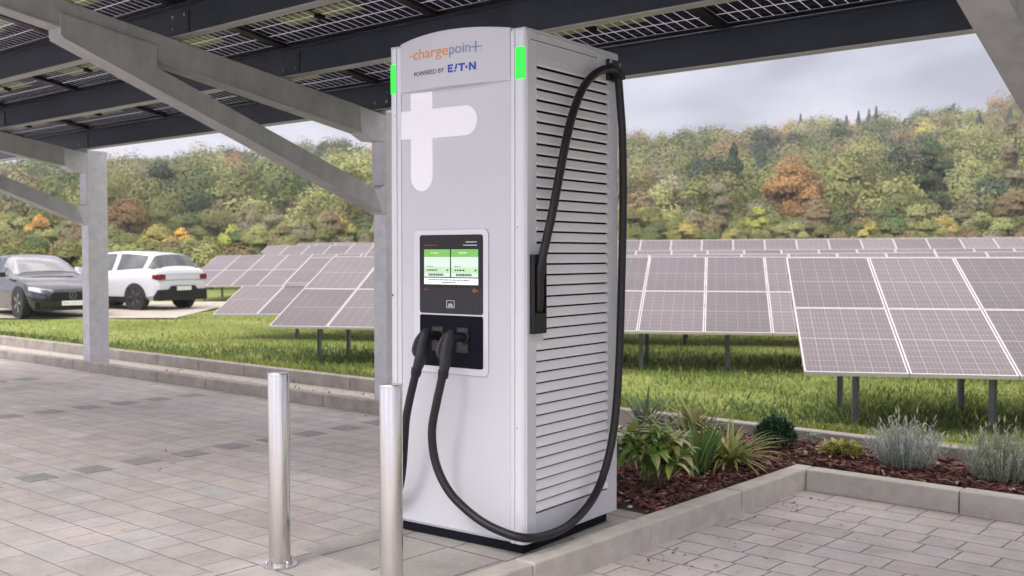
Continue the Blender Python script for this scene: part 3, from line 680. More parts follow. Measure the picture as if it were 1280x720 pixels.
# ------------------------------------------------------------------ solar tables in the field
TA = R(11); TILT = R(20.8); MW, ML = .945, 1.50
def mod_mesh():
    g = MB(); g.add([(0, 0, .036), (MW - .012, 0, .036), (MW - .012, ML - .012, .036), (0, ML - .012, .036)], [(0, 1, 2, 3)], 0)
    fw = .016
    for q in ((0, fw, 0, ML - .012), (MW - .012 - fw, MW - .012, 0, ML - .012), (fw, MW - .012 - fw, 0, fw), (fw, MW - .012 - fw, ML - .012 - fw, ML - .012)): g.box(*q, 0, .039, 1)
    me = bpy.data.meshes.new('solar_module'); me.from_pydata(g.v, [], g.f); me.update()
    me.materials.append(M['pv']); me.materials.append(M['pv_frame']); me.polygons.foreach_set('material_index', g.m)
    uv_plane(me, {0}); return me
modme = mod_mesh()
def pv_table(x, y, z, ncol, label, rise=0, skip_top=0, name='solar_table', tier_lift=0, rz=TA, posts=True, frames=None):
    t = empty(name, (x, y, z), -rz); tag(t, label, 'solar array', 'rows of tilted solar arrays in the meadow')
    ct, st = math.cos(TILT), math.sin(TILT)
    for tier in (0, 1):
        for c in range(ncol):
            if tier == 1 and c < skip_top: continue
            o = ob('solar_module', modme, t)
            lift = tier_lift if tier else 0
            o.location = (c * MW, tier * ML * ct - st * lift, tier * ML * st + c * MW * rise + ct * lift); o.rotation_euler = (TILT, 0, 0)
            o.rotation_euler[1] = -math.atan(rise)
    L_ = ncol * MW
    g = MB()
    for s_ in (.35, 1.15, 1.85, 2.65):
        yy, zz = s_ * ct, s_ * st - .05; a0 = skip_top * MW if s_ > 1.5 else 0.0; r0_ = a0 * rise
        g.add([(a0, yy - .02, zz - .03 + r0_), (L_, yy - .02, zz - .03 + L_ * rise), (L_, yy + .02, zz - .03 + L_ * rise), (a0, yy + .02, zz - .03 + r0_), (a0, yy - .02, zz + .035 + r0_), (L_, yy - .02, zz + .035 + L_ * rise), (L_, yy + .02, zz + .035 + L_ * rise), (a0, yy + .02, zz + .035 + r0_)],
              [(0, 3, 2, 1), (4, 5, 6, 7), (0, 1, 5, 4), (3, 7, 6, 2), (0, 4, 7, 3), (1, 2, 6, 5)])
    g.build('mounting_rails', M['pv_post'], t)
    if posts:
        k = 0; a = .55 + skip_top * MW
        while a < L_ + .1:
            for s_ in (.75, 2.2):
                yy, zz = s_ * ct, s_ * st - .10 + a * rise
                wx = x + a * math.cos(rz) + yy * math.sin(rz); wy = y - a * math.sin(rz) + yy * math.cos(rz)
                gz = float(ground(wx, wy)) - z - .15
                q = MB(); q.box(a - .032, a - .026, yy - .030, yy + .030, gz, zz).box(a - .026, a + .032, yy - .004, yy + .004, gz, zz).box(a + .026, a + .032, yy - .030, yy - .004, gz, zz)
                q.build('post', M['pv_post'], t)
            q = MB(); q.tube([(a, .3 * ct, .3 * st - .09 + a * rise), (a, 2.7 * ct, 2.7 * st - .09 + a * rise)], .028, 4, smooth=False); q.build('rafter', M['pv_post'], t)
            a += 1.28 if L_ < 14 else 2.6
    return t
pv_table(2.75, 9.85, .33, 9, 'nearest solar array, large on the right, its left end cut short above the grass')
pv_table(-3.75, 16.2, .325, 13, 'solar array in the second row, running behind the charger from left of it')
pv_table(-5.98, 21.0, .235, 22, 'short-ended solar array whose lower left module juts past its upper tier', rise=.009, skip_top=1, tier_lift=.05)
pv_table(-4.6, 27.0, .42, 24, 'fourth row of solar modules, its top edge just above the third row', rise=.006)
pv_table(-11.5, 36.4, .315, 31, 'pale solar array just right of the white car', rise=.013)
pv_table(-10.9, 42.0, .73, 34, 'sixth row of solar modules, one step up behind the array by the white car', rise=.006)
pv_table(-10.7, 47.5, .90, 38, 'farthest row of solar modules below the trees', rise=.006)
pv_table(-2.0, 31.6, .78, 28, 'fifth row of solar modules seen right of the charger', rise=.004)

# ------------------------------------------------------------------ trees
def leaf_cloud(c, rx, ry, rz, n, size, lumps=9, seed=0, kind='round', lumpr=.46):
    r = np.random.default_rng(seed)
    if kind == 'cone':
        h = r.random(n) ** 1.3; a = r.random(n) * 2 * np.pi; tier = .72 + .28 * np.abs(np.sin(h * 22 + r.random() * 6))
        rad = (1 - h) ** .85 * tier * (.55 + .45 * r.random(n))
        p = np.stack([rx * rad * np.cos(a), ry * rad * np.sin(a), (h * 2 - 1) * rz - .12 * rad * rz], -1)
        nrm = np.stack([np.cos(a), np.sin(a), np.full(n, .5)], -1)
    else:
        d = r.normal(size=(lumps, 3)); d /= np.linalg.norm(d, axis=1)[:, None]; d[:, 2] = d[:, 2] * .9 + .05
        lc = d * (.55 + .12 * r.random((lumps, 1))) * np.array([rx, ry, rz]); lr = lumpr * (.75 + .5 * r.random(lumps)) * min(rx, rz)
        k = r.integers(0, lumps, n); q = r.normal(size=(n, 3)); q /= np.linalg.norm(q, axis=1)[:, None]; q[:, 2] = np.abs(q[:, 2]) * .9 + q[:, 2] * .3
        p = lc[k] + q * (lr[k] * (.6 + .45 * r.random(n)))[:, None]; nrm = q + .8 * p / np.array([rx, ry, rz])
    nrm = nrm + r.normal(size=(n, 3)) * .24; nrm /= np.linalg.norm(nrm, axis=1)[:, None]
    t = np.cross(nrm, r.normal(size=(n, 3))); t /= np.linalg.norm(t, axis=1)[:, None]; b_ = np.cross(nrm, t)
    s = size * (.6 + .8 * r.random(n))[:, None]
    p = p + np.array(c)
    vv = np.stack([p - t * s * .5, p - b_ * s * .38, p + t * s * .5, p + b_ * s * .38], 1).reshape(-1, 3)
    global LUMP; LUMP = k if kind != 'cone' else None
    return vv
LUMP = None
def fcols(base, n, seed, jit=.22, alt=None):
    r = np.random.default_rng(seed + 5); c = np.array(base)[None] * (1 + (r.random((n, 1)) - .5) * 2 * jit)
    c = c * (1 + (r.random((n, 3)) - .5) * .10)
    if alt is not None:
        if LUMP is not None: kk = LUMP; pick = r.random(64) < .22; k = pick[kk] & (r.random(n) < .8) | (r.random(n) < .06)
        else: k = r.random(n) < .2
        c[k] = np.array(alt) * (1 + (r.random((k.sum(), 1)) - .5) * jit * 2)
    if LUMP is not None: c = c * (.85 + .3 * r.random(64))[LUMP][:, None]
    return np.clip(c, .004, .9)
PAL = dict(olive=(.135, .145, .045), green=(.085, .12, .04), pale=(.22, .23, .085), yellow=(.30, .245, .06), gold=(.52, .30, .04), orange=(.29, .15, .05),
           rust=(.19, .10, .045), brown=(.17, .12, .07), grey=(.18, .16, .115), dark=(.035, .06, .032), blue=(.04, .065, .048), lime=(.30, .33, .05), fresh=(.06, .15, .03))
PAL = {k: tuple(.80 * x + .20 * (sum(c) / 3) for x in c) for k, c in PAL.items()}
PAL = {k: tuple(q * x for x, q in zip(c, (1.45, 1.48, 1.2))) for k, c in PAL.items()}
def quads(n): return np.arange(n * 4).reshape(n, 4)
# hillside forest: one mass
vv_, cc_ = [], []
r = np.random.default_rng(3)
hill_names = ['olive', 'green', 'pale', 'orange', 'rust', 'brown', 'grey', 'dark', 'blue', 'yellow']
cnt = 0; y = 108.0
while y < 345:
    step = 6.2 + (y - 100) * .010
    x = -.56 * y - 12
    while x < .56 * y + 14:
        xx = x + r.normal() * 1.5; yy = y + r.normal() * 1.7
        px = 640 + 1313 * xx / yy
        if px < 480 or px > 770 or r.random() < .25:
            f = (yy - 100) / 240
            patch = math.sin(xx * .035 + 1.3) + math.sin(yy * .045 + xx * .02) + r.normal() * .55
            if f > .45: w_ = np.array([3.2, 2.6, 1.6, 5.0 if patch > .1 else .6, 3.0 if patch > .1 else .4, .9, 1.0, 1.4 if patch > -.4 else 4, 1.5 if patch > -.4 else 5, .25])
            else: w_ = np.array([4.6, 3.0, 3.4, .6, .4, .8, 1.6, 1.2, .9, .5])
            nm = r.choice(hill_names, p=w_ / w_.sum()); con = nm in ('dark', 'blue') and r.random() < (.35 if f < .6 else 0)
            gz = float(ground(xx, yy)); h = r.uniform(8, 12.5) * (.8 if f < .1 else 1); rad = h * r.uniform(.34, .47)
            if con: rad = h * .38; h *= .95
            n = int(1900 if yy < 170 else 1200); sd = int(r.integers(1e9))
            vv_.append(leaf_cloud((xx, yy, gz + h * .52), rad, rad, h * .5, n, .28 + .0009 * yy, 7, sd, 'cone' if con else 'round', .56))
            base = np.array(PAL[nm]) * r.uniform(.65, 1.3); alt = PAL[r.choice(['olive', 'pale', 'brown'])] if nm not in ('dark', 'blue') else None
            cc_.append(fcols(base, n, sd, .09, alt)); cnt += 1
        x += step * (1.05 + .3 * r.random())
    y += step
vv_ = np.concatenate(vv_); cc_ = np.concatenate(cc_)
o = ob('hillside_forest', np_mesh('hillside_forest', vv_, quads(len(cc_)), M['leaf'], cc_)); tag(o, 'autumn forest covering the hillside behind the solar field', 'forest', kind='stuff')
print('forest trees', cnt)

ORD = ['first', 'second', 'third', 'fourth', 'fifth', 'sixth', 'seventh', 'eighth', 'ninth', 'tenth', 'eleventh', 'twelfth', 'thirteenth', 'fourteenth', 'fifteenth', 'sixteenth', 'seventeenth', 'eighteenth', 'nineteenth', 'twentieth']
def tree(px, top, wpx, Yd, col, label, kind='round', name='broadleaf_tree', group='trees along the foot of the hill', alt=None, n=1500, leaf=.42, base_z=None, lowcut=.12, lumps=14):
    """a tree whose size is set in metres from how large it stands at its own distance"""
    x = (px - 640) / 1313 * Yd; gz = float(ground(x, Yd)); h = 1.47 + (317.6 - top) / 1313 * Yd - gz; rad = wpx / 1313 * Yd / 2
    t = empty(name, (x, Yd, gz)); tag(t, label, 'tree' if h > 3.2 else 'shrub', group)
    sd = int(px * 7 + top); z0 = h * lowcut; n = int(n * 3.0); leaf *= .52
    v = leaf_cloud((0, 0, (z0 + h) / 2), rad, rad, (h - z0) / 2, n, leaf, lumps, sd, kind)
    cr_ = ob('crown', np_mesh('crown', v, quads(n), M['leaf'], fcols(PAL[col] if isinstance(col, str) else col, n, sd, .16, PAL[alt] if alt else None)), t)
    q = MB(); tr = max(.07, h * .018); q.tube([(0, 0, -.3), (.05, 0, h * .3), (-.06, .05, h * .6), (0, 0, h * .86)], [tr, tr * .75, tr * .5, tr * .15], 7)
    rr_ = random.Random(sd)
    for k in range(6):
        a = rr_.random() * 6.28; zz = h * rr_.uniform(.25, .6); q.tube([(0, 0, zz), (rad * .35 * math.cos(a), rad * .35 * math.sin(a), zz + h * .12), (rad * .65 * math.cos(a), rad * .65 * math.sin(a), zz + h * .2)], [tr * .45, tr * .25, tr * .08], 5)
    q.build('trunk', M['trunk'], t, smooth=True)
    return t
# trees one can pick out
tree(222, 284, 40, 78, 'gold', 'small round golden yellow tree above the white car', alt='yellow', n=1600, leaf=.30)
tree(290, 281, 38, 80, 'lime', 'bright yellow-green bushy tree at the edge of the solar rows', alt='pale', n=1500, leaf=.32)
tree(158, 246, 62, 96, 'rust', 'broad rust-brown tree right of the left carport column', alt='olive', n=2600, leaf=.42, lumps=18)
tree(48, 262, 34, 88, 'gold', 'orange-gold tree above the dark car', alt='orange', n=1500, leaf=.34)
tree(990, 192, 78, 105, 'orange', 'large orange oak standing out of the green wood, right of the charger', alt='rust', n=3600, leaf=.52, lumps=22)
tree(1170, 152, 50, 107, 'dark', 'tall dark green tree rising above the wood on the right', alt='green', n=3400, leaf=.6, lumps=20)
tree(945, 250, 34, 96, 'lime', 'bright yellow bush below the orange oak', alt='yellow', n=1400, leaf=.36)
tree(1118, 268, 30, 84, 'fresh', 'fresh green conical bush among brown shrubs', alt='green', n=1300, leaf=.3)
tree(812, 252, 44, 94, 'yellow', 'yellow-orange bush just right of the charger', alt='olive', n=1700, leaf=.34)
tree(1268, 232, 50, 96, 'brown', 'yellow and brown tree at the right edge of the wood', alt='yellow', n=2200, leaf=.38)
tree(1268, 118, 36, 106, 'grey', 'tall thinly leaved grey-brown tree at the far right skyline', alt='brown', n=1500, leaf=.4, lumps=16)
tree(898, 205, 36, 105, 'grey', 'bare grey-brown tree in the middle of the wood', alt='brown', n=1500, leaf=.4)
# mixed belt along the foot of the hill
belt = []
rb = random.Random(21); px = -30
while px < 1330:
    if px < 480 or px > 760: belt.append((px + rb.uniform(-6, 6), rb.uniform(246, 276), rb.uniform(36, 58), rb.uniform(92, 104)))
    px += rb.uniform(24, 34)
px = -20
while px < 1320:
    if px < 480 or px > 760: belt.append((px + rb.uniform(-6, 6), rb.uniform(274, 293), rb.uniform(30, 46), rb.uniform(76, 86)))
    px += rb.uniform(22, 34)
px = -40
while px < 262:
    belt.append((px + rb.uniform(-6, 6), rb.uniform(292, 303), rb.uniform(34, 52), rb.uniform(52, 58)))
    px += rb.uniform(18, 26)
px = -30
while px < 300:
    belt.append((px + rb.uniform(-5, 5), rb.uniform(301, 309), rb.uniform(52, 70), rb.uniform(42, 44)))
    px += rb.uniform(26, 34)
ncount = {}
belt.sort()
cols_ = ['olive', 'pale', 'grey', 'olive', 'brown', 'pale', 'green', 'olive', 'yellow']
desc = dict(olive='olive green', pale='pale green', grey='grey-brown', brown='brownish', green='mid green', yellow='yellowing')
for (px, top, wp, Yd) in belt:
    c = rb.choice(cols_)
    if px > 1150 and Yd < 90: c = rb.choice(['brown', 'grey', 'olive'])
    side = 'left' if px < 600 else 'right'; low = Yd < 90; near = 'front hedge' if Yd < 46 else 'second hedge' if Yd < 60 else ''
    key = (c, side, low, near); i = ncount.get(key, 0); ncount[key] = i + 1
    kd = 'low' if low else 'taller'
    lab = f"{ORD[min(i, 19)]} {desc[c]} {'bush' if low else 'tree'} from the left in the {near if near else 'low front' if low else 'taller back'} belt {'left' if side == 'left' else 'right'} of the charger"
    tree(px, top, wp, Yd, c, lab, alt=rb.choice(['olive', 'pale', 'brown']), n=2600 if low else 2200, leaf=.20 if near else .27 if low else .38, name='broadleaf_tree' if not low else 'bush', group='bushes in front of the wood' if low else 'trees along the foot of the hill', lowcut=.02 if low else .1, lumps=12)
# conifers on the skyline
for i, (px, top) in enumerate(((1093, 134), (1084, 138), (1071, 140), (1189, 131), (1056, 145), (999, 144))):
    tree(px, top, 24, 285, 'blue', f'{ORD[i]} pointed conifer breaking the skyline of the wood' if i else 'tallest pointed conifer of the skyline group right of the orange oak', kind='cone', name='conifer', group='conifers on the skyline', n=700, leaf=.85)

# ------------------------------------------------------------------ meadow grass
r = np.random.default_rng(17)
def scatter(n, smin, smax, wd, fn):
    """n blades placed by fn -> x, y, scale, col"""
    x, y, s, c = fn(n); n = len(x); z = ground(x, y)
    a = r.random(n) * 2 * np.pi; lean = .15 + .5 * r.random(n); la = r.random(n) * 2 * np.pi
    h = (smin + (smax - smin) * r.random(n) ** 1.6) * s
    bx = np.cos(a) * wd * s; by_ = np.sin(a) * wd * s
    z = z - .02
    mx1, my1 = np.cos(la) * lean * h * .35, np.sin(la) * lean * h * .35; tx, ty = np.cos(la) * lean * h, np.sin(la) * lean * h
    p = np.stack([np.stack([x - bx, y - by_, z], -1), np.stack([x + bx, y + by_, z], -1), np.stack([x + bx * .75 + mx1, y + by_ * .75 + my1, z + h * .6], -1), np.stack([x + tx, y + ty, z + h * .98], -1)], 1)
    return p.reshape(-1, 3), c
def meadow_pts(n):
    d = 8.2 * (30 / 8.2) ** r.random(int(n * 1.0)); az = (r.random(len(d)) - .5) * 1.12
    x = d * np.tan(az); y = d; v = x * V.x + y * V.y
    k = (v > 7.8) & ~((x < -8) & (y > 24.3)); k &= ~((np.abs(x / y + .006) < .085))
    x, y = x[k], y[k]; n = len(x)
    big = np.sin(x * .9 + 2 * np.sin(y * .5)) * np.cos(y * .8 + x * .3) + r.normal(size=n) * .6
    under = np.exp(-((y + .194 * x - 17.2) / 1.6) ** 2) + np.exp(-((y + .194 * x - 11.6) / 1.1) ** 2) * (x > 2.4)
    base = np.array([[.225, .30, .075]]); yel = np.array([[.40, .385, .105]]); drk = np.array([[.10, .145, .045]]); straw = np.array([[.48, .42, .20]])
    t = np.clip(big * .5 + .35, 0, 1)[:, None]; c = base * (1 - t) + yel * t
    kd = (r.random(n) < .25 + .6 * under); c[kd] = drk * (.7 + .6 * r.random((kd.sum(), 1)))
    ks = r.random(n) < .05; c[ks] = straw
    c = c * (.75 + .5 * r.random((n, 1)))
    s = .8 + .5 * r.random(n) + .4 * under + (d[k] / 30) * .5
    return x, y, s, c
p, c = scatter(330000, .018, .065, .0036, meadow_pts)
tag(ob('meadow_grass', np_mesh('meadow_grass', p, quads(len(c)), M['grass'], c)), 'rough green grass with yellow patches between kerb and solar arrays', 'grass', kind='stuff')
# broad-leaved weeds under and before the arrays
def weeds(n):
    k = n // 7; cx = r.random(k) * 15 - 7.5; cy = 9 + r.random(k) * 10; 
    row = r.random(k) < .75; cy = np.where(row, np.where(r.random(k) < .5, 17.0 + r.normal(size=k) * .8, 11.7 + r.normal(size=k) * .6) - .194 * cx, cy)
    x = np.repeat(cx, 7) + r.normal(size=k * 7) * .10; y = np.repeat(cy, 7) + r.normal(size=k * 7) * .10
    q = (x * V.x + y * V.y > 8.0); x, y = x[q], y[q]; n = len(x)
    c = np.array([[.13, .19, .06]]) * (.6 + .9 * r.random((n, 1))) + np.array([[.0, .0, .02]]) * r.random((n, 1)); ky = r.random(n) < .08; c[ky] = (.38, .32, .10)
    return x, y, 1 + .6 * r.random(n), c
p, c = scatter(11000, .03, .11, .010, weeds)
tag(ob('meadow_weeds', np_mesh('meadow_weeds', p, quads(len(c)), M['grass'], c)), 'broad-leaved weeds growing in the grass under the solar arrays', 'weeds', kind='stuff')

# ------------------------------------------------------------------ mulch
n = 5200
uu = np.empty(n); vv = np.empty(n); k = r.random(n)
a_ = k < .42; b_ = (k >= .42) & (k < .92); c_ = k >= .92
uu[a_] = -4.17 + r.random(a_.sum()) * .90; vv[a_] = 4.96 + r.random(a_.sum()) * 2.64
uu[b_] = -3.25 + r.random(b_.sum()) * 3.0; vv[b_] = 6.79 + r.random(b_.sum()) * .82
uu[c_] = -4.95 + r.random(c_.sum()) * .75; vv[c_] = 6.60 + r.random(c_.sum()) * 1.0
L_ = .015 + .035 * r.random(n) ** 1.5; Wc = .005 + .009 * r.random(n); Hc = .002 + .003 * r.random(n)
az = r.random(n) * 2 * np.pi; pt_ = (r.random(n) - .5) * .9
X = uu * U.x + vv * V.x; Y = uu * U.y + vv * V.y; Z = .008 + .028 * r.random(n) + np.where(c_, .02, 0)
d = np.stack([np.cos(az) * np.cos(pt_), np.sin(az) * np.cos(pt_), np.sin(pt_)], -1); s_ = np.stack([-np.sin(az), np.cos(az), (r.random(n) - .5) * .8], -1); s_ /= np.linalg.norm(s_, axis=1)[:, None]; q_ = np.cross(d, s_)
P0 = np.stack([X, Y, Z], -1); vl = []
for sz in (-1, 1):
    for sy in (-1, 1):
        for sx in (-1, 1):
            vl.append(P0 + d * (sx * L_ * (1 - .25 * (sy > 0)))[:, None] + s_ * (sy * Wc)[:, None] + q_ * (sz * Hc)[:, None])
vl = np.stack(vl, 1).reshape(-1, 3)
bf = np.array([(0, 2, 3, 1), (4, 5, 7, 6), (0, 1, 5, 4), (2, 6, 7, 3), (0, 4, 6, 2), (1, 3, 7, 5)])
ff = (np.arange(n)[:, None, None] * 8 + bf[None]).reshape(-1, 4)
cc = np.array([[.145, .056, .046]]) * (.45 + 1.1 * r.random((n, 1))); kk = r.random(n) < .10; cc[kk] = np.array([.30, .20, .17]) * (.7 + .6 * r.random((kk.sum(), 1))); kk = r.random(n) < .012; cc[kk] = (.6, .55, .48)
tag(ob('bark_mulch', np_mesh('bark_mulch', vl, ff, M['bark_chip'], np.repeat(cc, 6, 0))), 'reddish-brown bark mulch covering the planting bed', 'mulch', kind='stuff')
# fallen leaves and grit on the gravel strip
n = 500; X0 = -12.6 + r.random(n) * 6; V0 = 6.62 + r.random(n) * .9
gX = X0 * U.x + V0 * V.x; gY = X0 * U.y + V0 * V.y
base = np.stack([gX, gY, np.full(n, -.036)], -1); t_ = r.normal(size=(n, 3)) * np.array([1, 1, .3]); t_ /= np.linalg.norm(t_, axis=1)[:, None]; b2 = np.cross(t_, [0, 0, 1]); s2 = (.012 + .02 * r.random(n))[:, None]
vq = np.stack([base - t_ * s2, base - b2 * s2 * .6, base + t_ * s2, base + b2 * s2 * .6], 1).reshape(-1, 3)
lc = np.array([[.30, .15, .12]]) * (.5 + r.random((n, 1))); lk = r.random(n) < .4; lc[lk] = (.6, .57, .52)
tag(ob('leaf_litter', np_mesh('leaf_litter', vq, quads(n), M['bark_chip'], lc)), 'scattered dry leaves and stones on the gravel strip between the kerbs', 'leaf litter', kind='stuff')

# small dry leaves and bark crumbs blown onto the paving, most of them along the kerbs
n = 420; k = r.random(n)
dU = np.where(k < .35, -3.05 + np.abs(r.normal(size=n)) * .25, np.where(k < .7, -13 + r.random(n) * 8.5, -9 + r.random(n) * 7.5)); dV = np.where(k < .35, 3.2 + r.random(n) * 3.3, np.where(k < .7, 6.40 - np.abs(r.normal(size=n)) * .18, 2.2 + r.random(n) * 4))
dZ = np.where(dU > -3.12, -.116, .006); q0 = (dU < -4.2) | (dU > -3.1); dU, dV, dZ = dU[q0], dV[q0], dZ[q0]; n = len(dU)
base = np.stack([dU * U.x + dV * V.x, dU * U.y + dV * V.y, dZ], -1); t_ = r.normal(size=(n, 3)) * np.array([1, 1, .12]); t_ /= np.linalg.norm(t_, axis=1)[:, None]; b2 = np.cross(t_, [0, 0, 1]); s2 = (.005 + .014 * r.random(n) ** 2)[:, None]
vq = np.stack([base - t_ * s2, base - b2 * s2 * .5, base + t_ * s2, base + b2 * s2 * .5], 1).reshape(-1, 3); vq[:, 2] += .003
lc = np.array([[.20, .12, .07]]) * (.4 + 1.0 * r.random((n, 1)))
tag(ob('fallen_leaves', np_mesh('fallen_leaves', vq, quads(n), M['bark_chip'], lc)), 'tiny dry leaves and crumbs scattered over the paving', 'leaf litter', kind='stuff')

# ------------------------------------------------------------------ garden plants
def leaf_strip(V_, F_, C_, base, az, L, wd, up, droop, col, edge=None, seg=6, fold=.25):
    """one arching blade: starts at base, leaves at elevation `up`, bends by `droop`, widest at 40 %"""
    p = np.array(base, float); e = up; ds = L / seg; b0 = len(V_); side = np.array([-math.sin(az), math.cos(az), 0])
    for i in range(seg + 1):
        t = i / seg; wv = wd * (math.sin(math.pi * min(1, (t * .92 + .08)) ** .75) * .95 + .03) * (1 if t < 1 else .05)
        nrm = np.array([-math.sin(e) * math.cos(az), -math.sin(e) * math.sin(az), math.cos(e)])
        V_.append(tuple(p - side * wv + nrm * wv * fold)); V_.append(tuple(p)); V_.append(tuple(p + side * wv + nrm * wv * fold))
        p = p + np.array([math.cos(e) * math.cos(az), math.cos(e) * math.sin(az), math.sin(e)]) * ds; e -= droop / seg
    for i in range(seg):
        a = b0 + i * 3
        F_.append((a, a + 1, a + 4, a + 3)); F_.append((a + 1, a + 2, a + 5, a + 4)); C_.append(col); C_.append(edge if edge is not None else col)
def plant(name, u, v, label, cat, parts, group=None, z=.015):
    t = empty(name, W(u, v, z)); tag(t, label, cat, group)
    for pn, (V_, F_, C_), m in parts:
        ob(pn, np_mesh(pn, np.array(V_), np.array(F_), m, np.array(C_), smooth=True), t)
    return t
rp = random.Random(5)
def rosette_bush(nst, spread, h, leafL, leafW, cols, per=9, edge=None):
    V_, F_, C_ = [], [], []; sv, sf, sc_ = [], [], []
    for s in range(nst):
        a = rp.random() * 6.28; d = spread * rp.random() ** .6; hh = h * rp.uniform(.35, 1) * (1 - .3 * d / spread); bx_, by_ = d * math.cos(a), d * math.sin(a)
        leaf_strip(sv, sf, sc_, (bx_ * .3, by_ * .3, 0), a, math.hypot(hh, d * .7), .006, math.atan2(hh, d * .7 + .01), .1, (.16, .17, .06), seg=4)
        for k in range(per):
            az = rp.random() * 6.28; e = rp.uniform(-.1, 1.15); c = np.array(rp.choice(cols)) * rp.uniform(.7, 1.3)
            leaf_strip(V_, F_, C_, (bx_, by_, hh * rp.uniform(.75, 1)), az, leafL * rp.uniform(.65, 1.15), leafW * rp.uniform(.7, 1.2), e, rp.uniform(.6, 1.7), tuple(c), tuple(np.array(edge) * rp.uniform(.7, 1.1)) if edge and rp.random() < .35 else tuple(c * .9))
    return (V_, F_, C_), (sv, sf, sc_)
LG = [(.24, .38, .07), (.36, .46, .08), (.13, .26, .07), (.46, .50, .12), (.19, .32, .08)]
lf, st = rosette_bush(34, .21, .46, .165, .027, LG, 11, edge=(.70, .64, .36))
plant('leafy_shrub', -3.62, 5.55, 'leafy green and yellow-edged shrub in the mulch closest to the charger', 'plant', [('leaves', lf, M['plantleaf']), ('stems', st, M['plantleaf'])])
lf, st = rosette_bush(14, .16, .40, .15, .02, [(.20, .25, .07), (.12, .19, .06), (.28, .27, .10)], 9, edge=(.5, .45, .28))
plant('leafy_shrub', -4.05, 6.25, 'upright pale green shrub half hidden behind the leafy shrub', 'plant', [('leaves', lf, M['plantleaf']), ('stems', st, M['plantleaf'])])
def spiky(n, L, wd, cols, emin, emax, droop, az0=0, azs=6.28):
    V_, F_, C_ = [], [], []
    for k in range(n):
        az = az0 + (rp.random() - .5) * azs; c = np.array(rp.choice(cols)) * rp.uniform(.7, 1.25)
        leaf_strip(V_, F_, C_, (rp.uniform(-.03, .03), rp.uniform(-.03, .03), 0), az, L * rp.uniform(.6, 1.1), wd * rp.uniform(.7, 1.2), rp.uniform(emin, emax), rp.uniform(*droop), tuple(c), tuple(c * .8), seg=8)
    return V_, F_, C_
plant('sword_leaf_plant', -3.60, 6.08, 'spiky green plant with upright sword-shaped leaves', 'plant', [('leaves', spiky(46, .46, .013, [(.15, .28, .08), (.24, .38, .11), (.11, .21, .07)], 1.0, 1.5, (.1, .5)), M['plantleaf'])])
plant('arching_grass_plant', -3.56, 6.38, 'arching yellow-green grass tuft beside the spiky sword-leaved plant', 'plant', [('leaves', spiky(170, .44, .012, [(.46, .48, .10), (.30, .40, .08), (.42, .42, .14), (.58, .52, .22)], .5, 1.25, (.7, 1.6)), M['plantleaf'])])
plant('blue_green_tuft', -4.62, 6.95, 'bluish green tuft tight against the back of the charger', 'plant', [('leaves', spiky(40, .40, .014, [(.09, .15, .10), (.13, .19, .12)], .9, 1.45, (.2, .7)), M['plantleaf'])], z=.03)
plant('yellow_tuft', -4.32, 7.15, 'small yellow-green tuft at the back kerb behind the leafy shrubs', 'plant', [('leaves', spiky(60, .38, .015, [(.34, .33, .10), (.20, .24, .07), (.40, .34, .16)], .7, 1.4, (.3, 1.1)), M['plantleaf'])], z=.03)
def mound(n, rx, rz, L, wd, cols, up=.6, seg=3, z0=.02):
    V_, F_, C_ = [], [], []
    for k in range(n):
        a = rp.random() * 6.28; f = rp.random() ** .5; el_ = math.acos(f) ; ra = (.35 + .65 * rp.random() ** .4)
        p = (rx * f * ra * math.cos(a), rx * f * ra * math.sin(a), z0 + rz * math.sin(el_) * ra)
        c = np.array(rp.choice(cols)) * rp.uniform(.65, 1.3)
        leaf_strip(V_, F_, C_, p, a + rp.uniform(-1, 1), L * rp.uniform(.6, 1.3), wd * rp.uniform(.7, 1.3), rp.uniform(up - .6, up + .7), rp.uniform(0, .9), tuple(c), seg=seg)
    return V_, F_, C_
plant('dark_shrub', -3.62, 7.18, 'small round dark green glossy shrub in the corner of the bed', 'shrub', [('leaves', mound(1100, .165, .22, .045, .011, [(.025, .075, .035), (.04, .11, .04), (.015, .05, .03), (.07, .14, .05)]), M['plantleaf'])])
plant('yellow_groundcover', -3.10, 7.16, 'low yellow-green clump between the dark shrub and the silver bush', 'plant', [('leaves', mound(420, .16, .085, .055, .012, [(.36, .34, .08), (.28, .30, .07), (.42, .36, .14)], .5), M['plantleaf'])])
